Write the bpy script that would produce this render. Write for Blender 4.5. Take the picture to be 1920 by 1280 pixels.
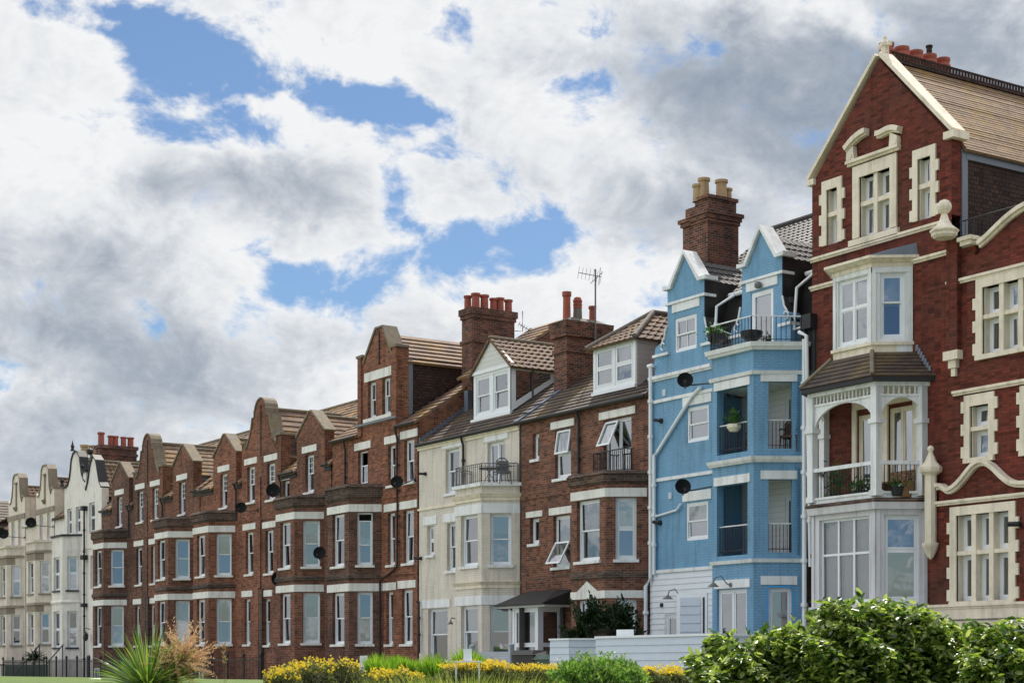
import bpy, math, random
import numpy as np
from mathutils import Vector, geometry
R = math.radians
random.seed(7); rng = np.random.default_rng(7)
for o in list(bpy.data.objects): bpy.data.objects.remove(o)
sc = bpy.context.scene
COL = sc.collection

# ---------------------------------------------------------------- camera
F = 3200.0; HZ = 1252.0; D = 32.6; TH = math.atan(2071 / F); CT, ST = math.cos(TH), math.sin(TH); ZE = 0.8
cam = bpy.data.objects.new('camera', bpy.data.cameras.new('camera')); COL.objects.link(cam); sc.camera = cam
cam.location = (0, -D, ZE)
cam.rotation_euler = (R(90), 0, math.atan2(CT, ST))
cam.data.sensor_width = 36; cam.data.lens = 36 * F / 1920
cam.data.shift_y = (HZ - 640) / 1920
cam.data.clip_end = 8000

# ---------------------------------------------------------------- sun, sky, exposure
SUN = Vector((-.40, .40, .82)).normalized()
sun = bpy.data.objects.new('sun', bpy.data.lights.new('sun', 'SUN')); COL.objects.link(sun)
sun.data.energy = 5.0; sun.data.angle = R(.8); sun.data.color = (1.0, .94, .86)
sun.rotation_euler = SUN.to_track_quat('Z', 'Y').to_euler()
sc.view_settings.view_transform = 'Standard'; sc.view_settings.look = 'None'
sc.view_settings.exposure = 0.0; sc.view_settings.gamma = 1.0
world = bpy.data.worlds.new('World'); sc.world = world; world.use_nodes = True

def build_sky():
    nt = world.node_tree; N = nt.nodes; Lk = nt.links; N.clear()
    def nd(t, **k):
        n = N.new(t)
        for a, b in k.items(): setattr(n, a, b)
        return n
    def mth(op, a, b=None, c=None, clamp=False):
        n = nd('ShaderNodeMath', operation=op); n.use_clamp = clamp
        for i, v in enumerate((a, b, c)):
            if v is None: continue
            if hasattr(v, 'is_output'): Lk.new(v, n.inputs[i])
            else: n.inputs[i].default_value = v
        return n.outputs[0]
    out = nd('ShaderNodeOutputWorld'); bg = nd('ShaderNodeBackground'); bg.inputs[1].default_value = .1
    Lk.new(bg.outputs[0], out.inputs[0])
    sky = nd('ShaderNodeTexSky', sky_type='NISHITA', sun_disc=False)
    sky.sun_elevation = math.asin(SUN.z); sky.sun_rotation = math.atan2(SUN.x, SUN.y) % (2 * math.pi)
    sky.air_density = 1.0; sky.dust_density = .4; sky.ozone_density = 2.2
    tc = nd('ShaderNodeTexCoord'); V = tc.outputs['Generated']
    # compass bearing and height of a direction
    rot = nd('ShaderNodeVectorRotate', rotation_type='Z_AXIS'); rot.inputs['Angle'].default_value = -math.atan2(CT, ST)
    Lk.new(V, rot.inputs['Vector'])
    sp = nd('ShaderNodeSeparateXYZ'); Lk.new(rot.outputs[0], sp.inputs[0])
    az = mth('ARCTAN2', sp.outputs[0], sp.outputs[1]); el = mth('ARCSINE', sp.outputs[2])
    cb = nd('ShaderNodeCombineXYZ'); Lk.new(az, cb.inputs[0]); Lk.new(el, cb.inputs[1])
    # noise in the dome direction, flattened a little so that clouds lie in layers
    mp = nd('ShaderNodeMapping'); mp.inputs['Scale'].default_value = (1, 1, 1.5); Lk.new(V, mp.inputs[0])
    def noise(scale, det=8, rough=.55, off=0, dist=0.0):
        m2 = nd('ShaderNodeMapping'); m2.inputs['Location'].default_value = (off, off * .7, off * .3); Lk.new(mp.outputs[0], m2.inputs[0])
        n = nd('ShaderNodeTexNoise'); n.inputs['Scale'].default_value = scale; n.inputs['Detail'].default_value = det
        n.inputs['Roughness'].default_value = rough; n.inputs['Distortion'].default_value = dist
        Lk.new(m2.outputs[0], n.inputs['Vector']); return n
    warp = noise(9, 5, .6, 3.1)
    wv = nd('ShaderNodeVectorMath', operation='SUBTRACT'); Lk.new(warp.outputs['Color'], wv.inputs[0]); wv.inputs[1].default_value = (.5, .5, .5)
    ws = nd('ShaderNodeVectorMath', operation='SCALE'); Lk.new(wv.outputs[0], ws.inputs[0]); ws.inputs['Scale'].default_value = .075
    wa = nd('ShaderNodeVectorMath', operation='ADD'); Lk.new(cb.outputs[0], wa.inputs[0]); Lk.new(ws.outputs[0], wa.inputs[1])
    def ang(px, py):
        a = math.atan((px - 960) / F); return a, math.atan((HZ - py) / F * math.cos(a))
    def blobs(lst, kk=1.0):
        tot = None
        for (px, py, rx, ry, rt, amp) in lst:
            a, e = ang(px, py)
            m = nd('ShaderNodeMapping', vector_type='TEXTURE'); m.inputs['Location'].default_value = (a, e, 0)
            m.inputs['Rotation'].default_value = (0, 0, R(rt)); m.inputs['Scale'].default_value = (rx / F, ry / F, 1e6)
            Lk.new(wa.outputs[0], m.inputs[0])
            ln = nd('ShaderNodeVectorMath', operation='LENGTH'); Lk.new(m.outputs[0], ln.inputs[0])
            mr = nd('ShaderNodeMapRange', interpolation_type='SMOOTHSTEP'); mr.inputs[1].default_value = 1.5 if kk == 1 else 2.0; mr.inputs[2].default_value = 0.0
            mr.inputs[3].default_value = 0; mr.inputs[4].default_value = amp * kk; Lk.new(ln.outputs['Value'], mr.inputs[0])
            tot = mr.outputs[0] if tot is None else mth('ADD', tot, mr.outputs[0])
        return tot
    holes = blobs([(90, 6, 190, 34, 0, .6), (300, 48, 125, 62, -10, 1.0), (390, 95, 60, 60, 0, .4), (300, 150, 85, 46, -40, .6), (440, 232, 95, 46, -20, .8),
                   (610, 185, 130, 44, -12, .9), (730, 225, 110, 46, -15, .8), (800, 275, 70, 44, 0, .7), (740, 388, 50, 34, -20, .75),
                   (910, 462, 170, 46, 8, .8), (1060, 430, 80, 40, 10, .6), (540, 548, 115, 50, 4, 1.0), (880, 20, 40, 34, 40, .4),
                   (1200, 552, 60, 18, 0, .4), (380, 445, 30, 16, 0, .25), (1010, 500, 70, 24, 0, .3), (120, 40, 60, 20, 0, .2), (385, 182, 90, 24, -15, -.55), (530, 205, 75, 18, 0, -.6), (160, 20, 60, 16, 10, -.4), (700, 205, 40, 14, 20, -.3), (960, 470, 50, 12, 0, -.3)], 1.35)
    fine = noise(19, 12, .62, 0, .25); big = noise(3.2, 3, .5, 5)
    mid = noise(7.5, 6, .6, 2.2, .1)
    a1 = mth('ADD', mth('MULTIPLY_ADD', mth('SUBTRACT', fine.outputs[0], .5), 4.8, 1.12), mth('MULTIPLY', mth('SUBTRACT', mid.outputs[0], .5), 1.5))
    # away from the view the cover follows the large noise, thinner to the south-east
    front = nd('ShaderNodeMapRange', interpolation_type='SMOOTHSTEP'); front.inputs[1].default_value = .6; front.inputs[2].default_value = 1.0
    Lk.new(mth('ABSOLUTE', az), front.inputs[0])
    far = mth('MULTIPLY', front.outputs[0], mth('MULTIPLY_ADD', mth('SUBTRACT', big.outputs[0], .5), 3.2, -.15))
    # a wide clear patch stands to the south-east, behind the lens
    cl = nd('ShaderNodeVectorMath', operation='DOT_PRODUCT'); Lk.new(V, cl.inputs[0]); cl.inputs[1].default_value = (.80, -.56, .22)
    cm = nd('ShaderNodeMapRange', interpolation_type='SMOOTHSTEP'); cm.inputs[1].default_value = .80; cm.inputs[2].default_value = .96; cm.inputs[4].default_value = 1.15; Lk.new(cl.outputs['Value'], cm.inputs[0])
    dens = mth('SUBTRACT', mth('ADD', mth('SUBTRACT', a1, holes), far), cm.outputs[0])
    al = nd('ShaderNodeMapRange', interpolation_type='SMOOTHSTEP'); al.inputs[1].default_value = .0; al.inputs[2].default_value = .85
    Lk.new(dens, al.inputs[0])
    # cloud tone: bright lit billows, grey undersides
    dark = blobs([(440, 375, 280, 62, -3, .36), (560, 350, 160, 40, 0, .10), (130, 620, 260, 130, 20, .42), (90, 830, 280, 90, 0, .35), (110, 460, 220, 46, 0, .2),
                  (1330, 110, 330, 85, 0, .42), (1420, 215, 300, 90, -12, .42), (1800, 90, 330, 180, 0, .46), (1500, 360, 260, 110, 0, .3),
                  (1190, 330, 120, 60, -30, .2), (330, 690, 200, 70, 0, .3), (60, 900, 200, 60, 0, .3), (1650, 150, 260, 160, 0, .15), (1240, 440, 160, 70, 0, .28), (900, 330, 90, 40, 0, .16), (700, 640, 200, 50, 0, .12), (250, 760, 300, 60, 0, .18)])
    lite = blobs([(560, 110, 160, 90, -20, .25), (1080, 190, 190, 120, 0, .2), (1590, 60, 130, 45, -25, .4), (1500, 40, 200, 36, -10, .3), (100, 320, 120, 160, 0, .15), (1200, 500, 150, 40, 0, .25), (60, 700, 120, 40, 0, .2)])
    n2 = noise(10, 5, .5, 8.3, .2); n3 = noise(5, 4, .5, 1.7)
    bil = noise(19, 12, .62, .006, .25)        # the same field a little nearer the sun: its difference lights the edges
    edge = mth('MULTIPLY', mth('SUBTRACT', fine.outputs[0], bil.outputs[0]), 1.3)
    v = mth('ADD', mth('MULTIPLY_ADD', mth('SUBTRACT', n2.outputs[0], .5), .80, .86), mth('MULTIPLY', mth('SUBTRACT', n3.outputs[0], .5), .3))
    n4 = noise(27, 6, .55, 4.4, .3); v = mth('ADD', v, mth('MULTIPLY', mth('SUBTRACT', n4.outputs[0], .5), .14))
    v = mth('ADD', v, edge)
    rim = nd('ShaderNodeMapRange', interpolation_type='SMOOTHSTEP'); rim.inputs[1].default_value = 1.15; rim.inputs[2].default_value = .3; rim.inputs[3].default_value = 0; rim.inputs[4].default_value = .30; Lk.new(dens, rim.inputs[0]); v = mth('ADD', v, rim.outputs[0])
    v = mth('SUBTRACT', v, mth('MULTIPLY', dark, 1.2)); v = mth('ADD', v, lite)
    v = mth('MINIMUM', mth('MAXIMUM', v, .0), 1.0)
    cr = nd('ShaderNodeValToRGB'); e = cr.color_ramp.elements
    e[0].position = 0; e[0].color = (.285, .345, .430, 1); e[1].position = 1; e[1].color = (.90, .91, .92, 1)
    for p, c in ((.28, (.40, .45, .52, 1)), (.55, (.585, .625, .68, 1)), (.8, (.80, .82, .845, 1))):
        q = e.new(p); q.color = c
    Lk.new(v, cr.inputs[0])
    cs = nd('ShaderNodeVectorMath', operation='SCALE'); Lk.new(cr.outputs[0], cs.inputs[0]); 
    # unseen high south-west cloud, extra bright, added to light the house fronts
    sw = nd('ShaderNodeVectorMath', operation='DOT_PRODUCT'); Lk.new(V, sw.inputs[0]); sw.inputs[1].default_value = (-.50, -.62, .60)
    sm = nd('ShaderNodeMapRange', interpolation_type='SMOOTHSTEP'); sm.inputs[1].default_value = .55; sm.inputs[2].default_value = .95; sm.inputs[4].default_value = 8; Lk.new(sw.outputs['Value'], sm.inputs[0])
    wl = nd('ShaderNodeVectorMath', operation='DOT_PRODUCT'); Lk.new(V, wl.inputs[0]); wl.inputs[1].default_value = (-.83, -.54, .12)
    wm = nd('ShaderNodeMapRange', interpolation_type='SMOOTHSTEP'); wm.inputs[1].default_value = .80; wm.inputs[2].default_value = .97; wm.inputs[4].default_value = -6.5; Lk.new(wl.outputs['Value'], wm.inputs[0])  # unseen low western cloud dimmed, added to darken reflections in the front windows
    Lk.new(mth('ADD', mth('ADD', mth('MULTIPLY_ADD', front.outputs[0], 2.5, 10.0), wm.outputs[0]), sm.outputs[0]), cs.inputs['Scale'])  # clouds outside the view are brightened too, as added fill on the facades
    tint = nd('ShaderNodeVectorMath', operation='MULTIPLY'); Lk.new(sky.outputs[0], tint.inputs[0]); tint.inputs[1].default_value = SKYT
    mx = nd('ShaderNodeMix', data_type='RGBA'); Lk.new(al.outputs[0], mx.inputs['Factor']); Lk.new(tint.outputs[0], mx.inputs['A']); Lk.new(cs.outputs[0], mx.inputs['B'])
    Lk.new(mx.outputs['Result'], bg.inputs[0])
SKYT = (.74, .86, .97)
build_sky()

# ---------------------------------------------------------------- materials
MATS = {}
def newmat(name):
    m = bpy.data.materials.new(name); m.use_nodes = True; nt = m.node_tree; nt.nodes.clear()
    o = nt.nodes.new('ShaderNodeOutputMaterial'); b = nt.nodes.new('ShaderNodeBsdfPrincipled'); nt.links.new(b.outputs[0], o.inputs[0])
    MATS[name] = m; return m, nt, b
def nz(nt, scale, det=4, rough=.6, vec=None, **k):
    n = nt.nodes.new('ShaderNodeTexNoise'); n.inputs['Scale'].default_value = scale; n.inputs['Detail'].default_value = det; n.inputs['Roughness'].default_value = rough
    if vec is not None: nt.links.new(vec, n.inputs['Vector'])
    return n
def uvn(nt, scale=(1, 1, 1)):
    t = nt.nodes.new('ShaderNodeTexCoord'); m = nt.nodes.new('ShaderNodeMapping'); m.inputs['Scale'].default_value = scale
    nt.links.new(t.outputs['UV'], m.inputs[0]); return m.outputs[0]
def obn(nt):
    t = nt.nodes.new('ShaderNodeNewGeometry'); return t.outputs['Position']
def ramp(nt, src, stops):
    r = nt.nodes.new('ShaderNodeValToRGB'); el = r.color_ramp.elements
    while len(el) < len(stops): el.new(.5)
    for e, (p, c) in zip(el, stops): e.position = p; e.color = (*c, 1) if len(c) == 3 else c
    nt.links.new(src, r.inputs[0]); return r.outputs[0]
def mix(nt, f, a, b, mode='MIX'):
    m = nt.nodes.new('ShaderNodeMix'); m.data_type = 'RGBA'; m.blend_type = mode
    for s, v in (('Factor', f), ('A', a), ('B', b)):
        if hasattr(v, 'is_output'): nt.links.new(v, m.inputs[s])
        elif s == 'Factor': m.inputs[s].default_value = v
        else: m.inputs[s].default_value = (*v, 1)
    return m.outputs['Result']
def bump(nt, h, st, dist=.02):
    b = nt.nodes.new('ShaderNodeBump'); b.inputs['Strength'].default_value = st; b.inputs['Distance'].default_value = dist
    nt.links.new(h, b.inputs['Height']); return b.outputs[0]
def plain(name, col, rough=.6, var=.12, spec=.4, metal=0, scale=3.0, dirt=0.0, dirtcol=(.12, .11, .09)):
    m, nt, b = newmat(name); p = obn(nt)
    n = nz(nt, scale, 5, .65, p)
    lo = tuple(c * (1 - var) for c in col); hi = tuple(min(1, c * (1 + var)) for c in col)
    c = ramp(nt, n.outputs[0], [(.3, lo), (.7, hi)])
    if dirt:
        n2 = nz(nt, 1.7, 7, .7, p); f = ramp(nt, n2.outputs[0], [(.48, (0, 0, 0)), (.75, (dirt,) * 3)])
        c = mix(nt, f, c, dirtcol)
        c = mix(nt, .8, c, streaks(nt, p, .62), 'MULTIPLY')
    nt.links.new(c, b.inputs['Base Color']); b.inputs['Roughness'].default_value = rough
    b.inputs['Specular IOR Level'].default_value = spec; b.inputs['Metallic'].default_value = metal
    nt.links.new(bump(nt, n.outputs[0], .15, .01), b.inputs['Normal'])
    return m
def streaks(nt, p, lo=.55):
    # rain streaks: soot and damp drawn out down the wall
    m = nt.nodes.new('ShaderNodeMapping'); m.inputs['Scale'].default_value = (2.6, 2.6, .22); nt.links.new(p, m.inputs[0]); n = nz(nt, 1.6, 7, .7, m.outputs[0])
    return ramp(nt, n.outputs[0], [(.30, (lo, lo * .98, lo * .95)), (.50, (1, 1, 1)), (.72, (1.08, 1.08, 1.08))])
def brick(name, c1, c2, mortar, patch=(.5, .08, .05, .04), painted=False, w=.225, h=.075, ms=.010, dark=.0, contrast=1.0, vec=None):
    m, nt, b = newmat(name); uv = uvn(nt); p = obn(nt)
    t = nt.nodes.new('ShaderNodeTexBrick'); nt.links.new(uv, t.inputs['Vector'])
    t.inputs['Scale'].default_value = 1; t.inputs['Brick Width'].default_value = w; t.inputs['Row Height'].default_value = h
    t.inputs['Mortar Size'].default_value = ms; t.inputs['Mortar Smooth'].default_value = .3; t.inputs['Bias'].default_value = -.1
    t.inputs['Color1'].default_value = (*c1, 1); t.inputs['Color2'].default_value = (*c2, 1); t.inputs['Mortar'].default_value = (*mortar, 1)
    c = t.outputs['Color']
    big = nz(nt, .55, 6, .65, p); f = ramp(nt, big.outputs[0], [(.42, (0, 0, 0)), (.68, (patch[0],) * 3)])
    c = mix(nt, f, c, patch[1:])
    # single bricks burnt darker or paler
    sn = nt.nodes.new('ShaderNodeVectorMath'); sn.operation = 'SNAP'; nt.links.new(uv, sn.inputs[0]); sn.inputs[1].default_value = (w, h, 1)
    wn = nt.nodes.new('ShaderNodeTexWhiteNoise'); wn.noise_dimensions = '2D'; nt.links.new(sn.outputs[0], wn.inputs['Vector'])
    if not painted:
        c = mix(nt, .7, c, ramp(nt, wn.outputs[0], [(0, (.45, .42, .42)), (.35, (.95, .95, .95)), (.9, (1.25, 1.2, 1.15))]), 'MULTIPLY')
    st = nz(nt, 2.2, 8, .7, p)
    c = mix(nt, .5 if painted else .8, c, ramp(nt, st.outputs[0], [(.3, (.72, .72, .72)), (.62, (1.06, 1.06, 1.06))]), 'MULTIPLY')
    c = mix(nt, .75, c, streaks(nt, p), 'MULTIPLY')
    nt.links.new(c, b.inputs['Base Color']); b.inputs['Roughness'].default_value = .55 if painted else .85
    b.inputs['Specular IOR Level'].default_value = .35 if painted else .2
    hh = nt.nodes.new('ShaderNodeMath'); hh.operation = 'SUBTRACT'; hh.inputs[0].default_value = 1; nt.links.new(t.outputs['Fac'], hh.inputs[1])
    nt.links.new(bump(nt, hh.outputs[0], .5, .008), b.inputs['Normal'])
    return m
def tiles(name, c1, c2, lichen=(.34, .22, .05), amt=.5, rough=.55, spec=.5, w=.3, hrow=.3):
    m, nt, b = newmat(name); uv = uvn(nt); p = obn(nt)
    sn = nt.nodes.new('ShaderNodeVectorMath'); sn.operation = 'SNAP'; nt.links.new(uv, sn.inputs[0]); sn.inputs[1].default_value = (w, hrow, 1)
    wn = nt.nodes.new('ShaderNodeTexWhiteNoise'); wn.noise_dimensions = '2D'; nt.links.new(sn.outputs[0], wn.inputs['Vector'])
    c = ramp(nt, wn.outputs[0], [(0, c1), (1, c2)])
    n = nz(nt, 1.1, 7, .7, p); f = ramp(nt, n.outputs[0], [(.46, (0, 0, 0)), (.66, (amt,) * 3)])
    c = mix(nt, f, c, lichen)
    n3 = nz(nt, 4.5, 7, .75, p); c = mix(nt, ramp(nt, n3.outputs[0], [(.52, (0, 0, 0)), (.66, (.6,) * 3)]), c, (.07, .055, .03))
    n2 = nz(nt, 9, 6, .7, p); c = mix(nt, .8, c, ramp(nt, n2.outputs[0], [(.3, (.6, .6, .6)), (.7, (1.2, 1.2, 1.2))]), 'MULTIPLY')
    nt.links.new(c, b.inputs['Base Color']); b.inputs['Roughness'].default_value = rough; b.inputs['Specular IOR Level'].default_value = spec
    nt.links.new(bump(nt, n2.outputs[0], .3, .01), b.inputs['Normal']); return m
def glassmat(name, tint, mn=.10, rough=.02):
    m, nt, b = newmat(name); o = [n for n in nt.nodes if n.type == 'OUTPUT_MATERIAL'][0]; nt.nodes.remove(b)
    tr = nt.nodes.new('ShaderNodeBsdfTransparent'); tr.inputs[0].default_value = (*tint, 1)
    gl = nt.nodes.new('ShaderNodeBsdfGlossy'); gl.inputs['Roughness'].default_value = rough; gl.inputs['Color'].default_value = (.92, .96, 1, 1)
    p = obn(nt); n = nz(nt, 1.3, 2, .5, p)
    bm = bump(nt, n.outputs[0], .07, .05); nt.links.new(bm, gl.inputs['Normal'])
    fr = nt.nodes.new('ShaderNodeFresnel'); fr.inputs[0].default_value = 1.9
    mx = nt.nodes.new('ShaderNodeMath'); mx.operation = 'MAXIMUM'; mx.inputs[1].default_value = mn; nt.links.new(fr.outputs[0], mx.inputs[0])
    ms = nt.nodes.new('ShaderNodeMixShader'); nt.links.new(mx.outputs[0], ms.inputs[0]); nt.links.new(tr.outputs[0], ms.inputs[1]); nt.links.new(gl.outputs[0], ms.inputs[2])
    nt.links.new(ms.outputs[0], o.inputs[0]); return m
def leafmat(name, cols, rough=.35, spec=.5, trans=.35, tcol=None):
    m, nt, b = newmat(name); o = [n for n in nt.nodes if n.type == 'OUTPUT_MATERIAL'][0]
    t = nt.nodes.new('ShaderNodeTexCoord'); s = nt.nodes.new('ShaderNodeSeparateXYZ'); nt.links.new(t.outputs['UV'], s.inputs[0])
    c = ramp(nt, s.outputs[0], [(i / (len(cols) - 1), q) for i, q in enumerate(cols)])
    nt.links.new(c, b.inputs['Base Color']); b.inputs['Roughness'].default_value = rough; b.inputs['Specular IOR Level'].default_value = spec
    tl = nt.nodes.new('ShaderNodeBsdfTranslucent'); nt.links.new(mix(nt, 1.0, c, tcol or (1.5, 1.7, .7), 'MULTIPLY'), tl.inputs[0])
    ms = nt.nodes.new('ShaderNodeMixShader'); ms.inputs[0].default_value = trans
    nt.links.new(b.outputs[0], ms.inputs[1]); nt.links.new(tl.outputs[0], ms.inputs[2]); nt.links.new(ms.outputs[0], o.inputs[0]); return m

brick('terrace_brick', (.27, .092, .050), (.115, .044, .030), (.25, .195, .15), (.7, .075, .036, .026))
brick('terrace_brick_dark', (.21, .080, .050), (.085, .038, .030), (.22, .18, .145), (.75, .060, .034, .028))
brick('terrace_brick_orange', (.32, .108, .052), (.155, .050, .032), (.28, .21, .16), (.5, .090, .040, .028))
brick('brown_brick', (.27, .100, .056), (.105, .044, .034), (.24, .19, .155), (.55, .06, .035, .03))
brick('deep_brick', (.205, .042, .025), (.125, .028, .020), (.085, .04, .033), (.75, .085, .040, .030))
brick('chimney_brick', (.23, .075, .045), (.05, .028, .025), (.26, .22, .18), (.6, .03, .02, .02))
brick('weathered_brick', (.15, .085, .06), (.05, .037, .032), (.19, .16, .14), (.7, .035, .032, .028))
brick('blue_painted_brick', (.172, .35, .53), (.187, .37, .55), (.13, .285, .455), (.35, .10, .30, .46), painted=True)
brick('cream_painted_brick', (.71, .65, .56), (.74, .68, .59), (.60, .55, .48), (.30, .60, .55, .47), painted=True)
brick('tile_hanging', (.085, .045, .038), (.045, .034, .034), (.018, .014, .014), (.5, .035, .03, .02), w=.17, h=.11, ms=.012)
tiles('brown_tile', (.17, .115, .09), (.27, .185, .14), (.42, .25, .06), .7, .8, .25)
tiles('pantile', (.13, .082, .062), (.17, .105, .075), (.25, .17, .05), .5, .75, .25)
tiles('slate_tile', (.045, .035, .035), (.10, .07, .058), (.22, .15, .04), .45, .65, .35)
tiles('black_tile', (.055, .052, .055), (.075, .07, .07), (.07, .07, .06), .2, .6, .35)
tiles('plain_clay_tile', (.19, .118, .072), (.31, .20, .115), (.34, .20, .04), .8, .6, .4, .165, .13)
plain('white_paint', (.76, .78, .79), .45, .05, dirt=.12)
plain('bay_paint', (.64, .635, .66), .5, .05, dirt=.1)
plain('plastic_white', (.78, .81, .84), .3, .03, .5)
plain('cream_stone', (.78, .70, .56), .6, .08, dirt=.28, dirtcol=(.25, .22, .15))
plain('lintel_paint', (.76, .755, .71), .6, .06, dirt=.3, dirtcol=(.3, .3, .26))
plain('white_render', (.76, .72, .67), .7, .06, dirt=.35, dirtcol=(.34, .32, .27))
plain('cream_render', (.70, .625, .53), .7, .08, dirt=.35, dirtcol=(.28, .25, .2))
plain('taupe_stone', (.27, .225, .17), .75, .12, dirt=.4)
plain('mossy_stone', (.20, .17, .13), .85, .2, dirt=.6, dirtcol=(.28, .20, .05), scale=6)
plain('grey_stone', (.17, .155, .135), .85, .2, dirt=.5, dirtcol=(.08, .07, .06), scale=5)
plain('lead', (.15, .175, .215), .5, .12, .5)
plain('black_paint', (.012, .013, .016), .6, .2, .5)
plain('black_render', (.016, .015, .016), .5, .3, .4, dirt=.2)
plain('black_plastic', (.012, .013, .014), .8, .1, .15)
plain('black_iron', (.012, .012, .014), .45, .1, .5)
plain('grey_iron', (.13, .13, .13), .5, .1, .5)
plain('red_pot', (.33, .085, .055), .7, .12, dirt=.3)
plain('buff_pot', (.42, .29, .16), .7, .12, dirt=.5)
plain('pale_clad', (.50, .44, .43), .6, .04)
plain('white_board', (.72, .76, .80), .5, .04)
plain('blue_board', (.42, .56, .68), .5, .05)
plain('light_blue_board', (.52, .585, .67), .5, .05)
plain('curtain', (.62, .62, .60), .9, .06)
plain('dark_curtain', (.26, .24, .22), .9, .1)
plain('green_curtain', (.16, .30, .18), .9, .1)
plain('white_blind', (.74, .76, .78), .8, .03)
plain('room_dark', (.10, .09, .08), .9, .1)
plain('wicker', (.10, .055, .035), .8, .2)
plain('wood', (.22, .12, .06), .7, .2)
plain('rust_orange', (.55, .16, .05), .7, .2)
plain('bark', (.06, .045, .03), .9, .3)
plain('soil', (.05, .04, .028), .95, .3)
plain('dark_green_plastic', (.03, .07, .05), .5, .1)
plain('paving', (.22, .21, .19), .85, .1)
plain('grey_board', (.33, .37, .41), .6, .05)
plain('bright_blue_film', (.05, .36, .78), .35, .03)
glassmat('glass', (.50, .55, .58), .30)
glassmat('glass_clear', (.8, .82, .84), .16)
def lawn():
    m, nt, b = newmat('lawn'); p = obn(nt); n = nz(nt, 3, 8, .8, p)
    c = ramp(nt, n.outputs[0], [(.3, (.06, .11, .015)), (.7, (.13, .20, .03))]); nt.links.new(c, b.inputs['Base Color']); b.inputs['Roughness'].default_value = .9
    nt.links.new(bump(nt, n.outputs[0], .6, .1), b.inputs['Normal'])
lawn()
def weatherboard(name, col):
    m, nt, b = newmat(name); uv = uvn(nt); s = nt.nodes.new('ShaderNodeSeparateXYZ'); nt.links.new(uv, s.inputs[0])
    q = nt.nodes.new('ShaderNodeMath'); q.operation = 'FRACT'; d = nt.nodes.new('ShaderNodeMath'); d.operation = 'DIVIDE'; d.inputs[1].default_value = .17
    nt.links.new(s.outputs[1], d.inputs[0]); nt.links.new(d.outputs[0], q.inputs[0])
    c = ramp(nt, q.outputs[0], [(0, tuple(v * .45 for v in col)), (.07, col)]); nt.links.new(c, b.inputs['Base Color']); b.inputs['Roughness'].default_value = .5
    nt.links.new(bump(nt, q.outputs[0], .8, .02), b.inputs['Normal'])
weatherboard('boarding', (.74, .77, .80)); weatherboard('pink_boarding', (.56, .48, .46)); weatherboard('porch_boarding', (.66, .66, .63))

# ---------------------------------------------------------------- objects
ROOTLOC = {}
def tag(o, label=None, cat=None, group=None, kind=None):
    if label: o['label'] = label
    if cat: o['category'] = cat
    if group: o['group'] = group
    if kind: o['kind'] = kind
    return o
def thing(name, label, cat, loc, group=None):
    o = bpy.data.objects.new(name, None); COL.objects.link(o); o.location = loc; o.empty_display_size = .3
    ROOTLOC[o.name] = Vector(loc); return tag(o, label, cat, group)
class Fr:
    def __init__(s, o, u):
        l = math.hypot(*u); s.o = o; s.u = (u[0] / l, u[1] / l); s.n = (s.u[1], -s.u[0])
    def pt(s, a, z, d=0.0):
        return (s.o[0] + s.u[0] * a + s.n[0] * d, s.o[1] + s.u[1] * a + s.n[1] * d, z)
def YF(y): return Fr((0, y), (1, 0))          # wall facing the sea at depth y: s is the world x
def XF(x): return Fr((x, 0), (0, 1))          # wall facing along the street (+x): s is the world y
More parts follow.
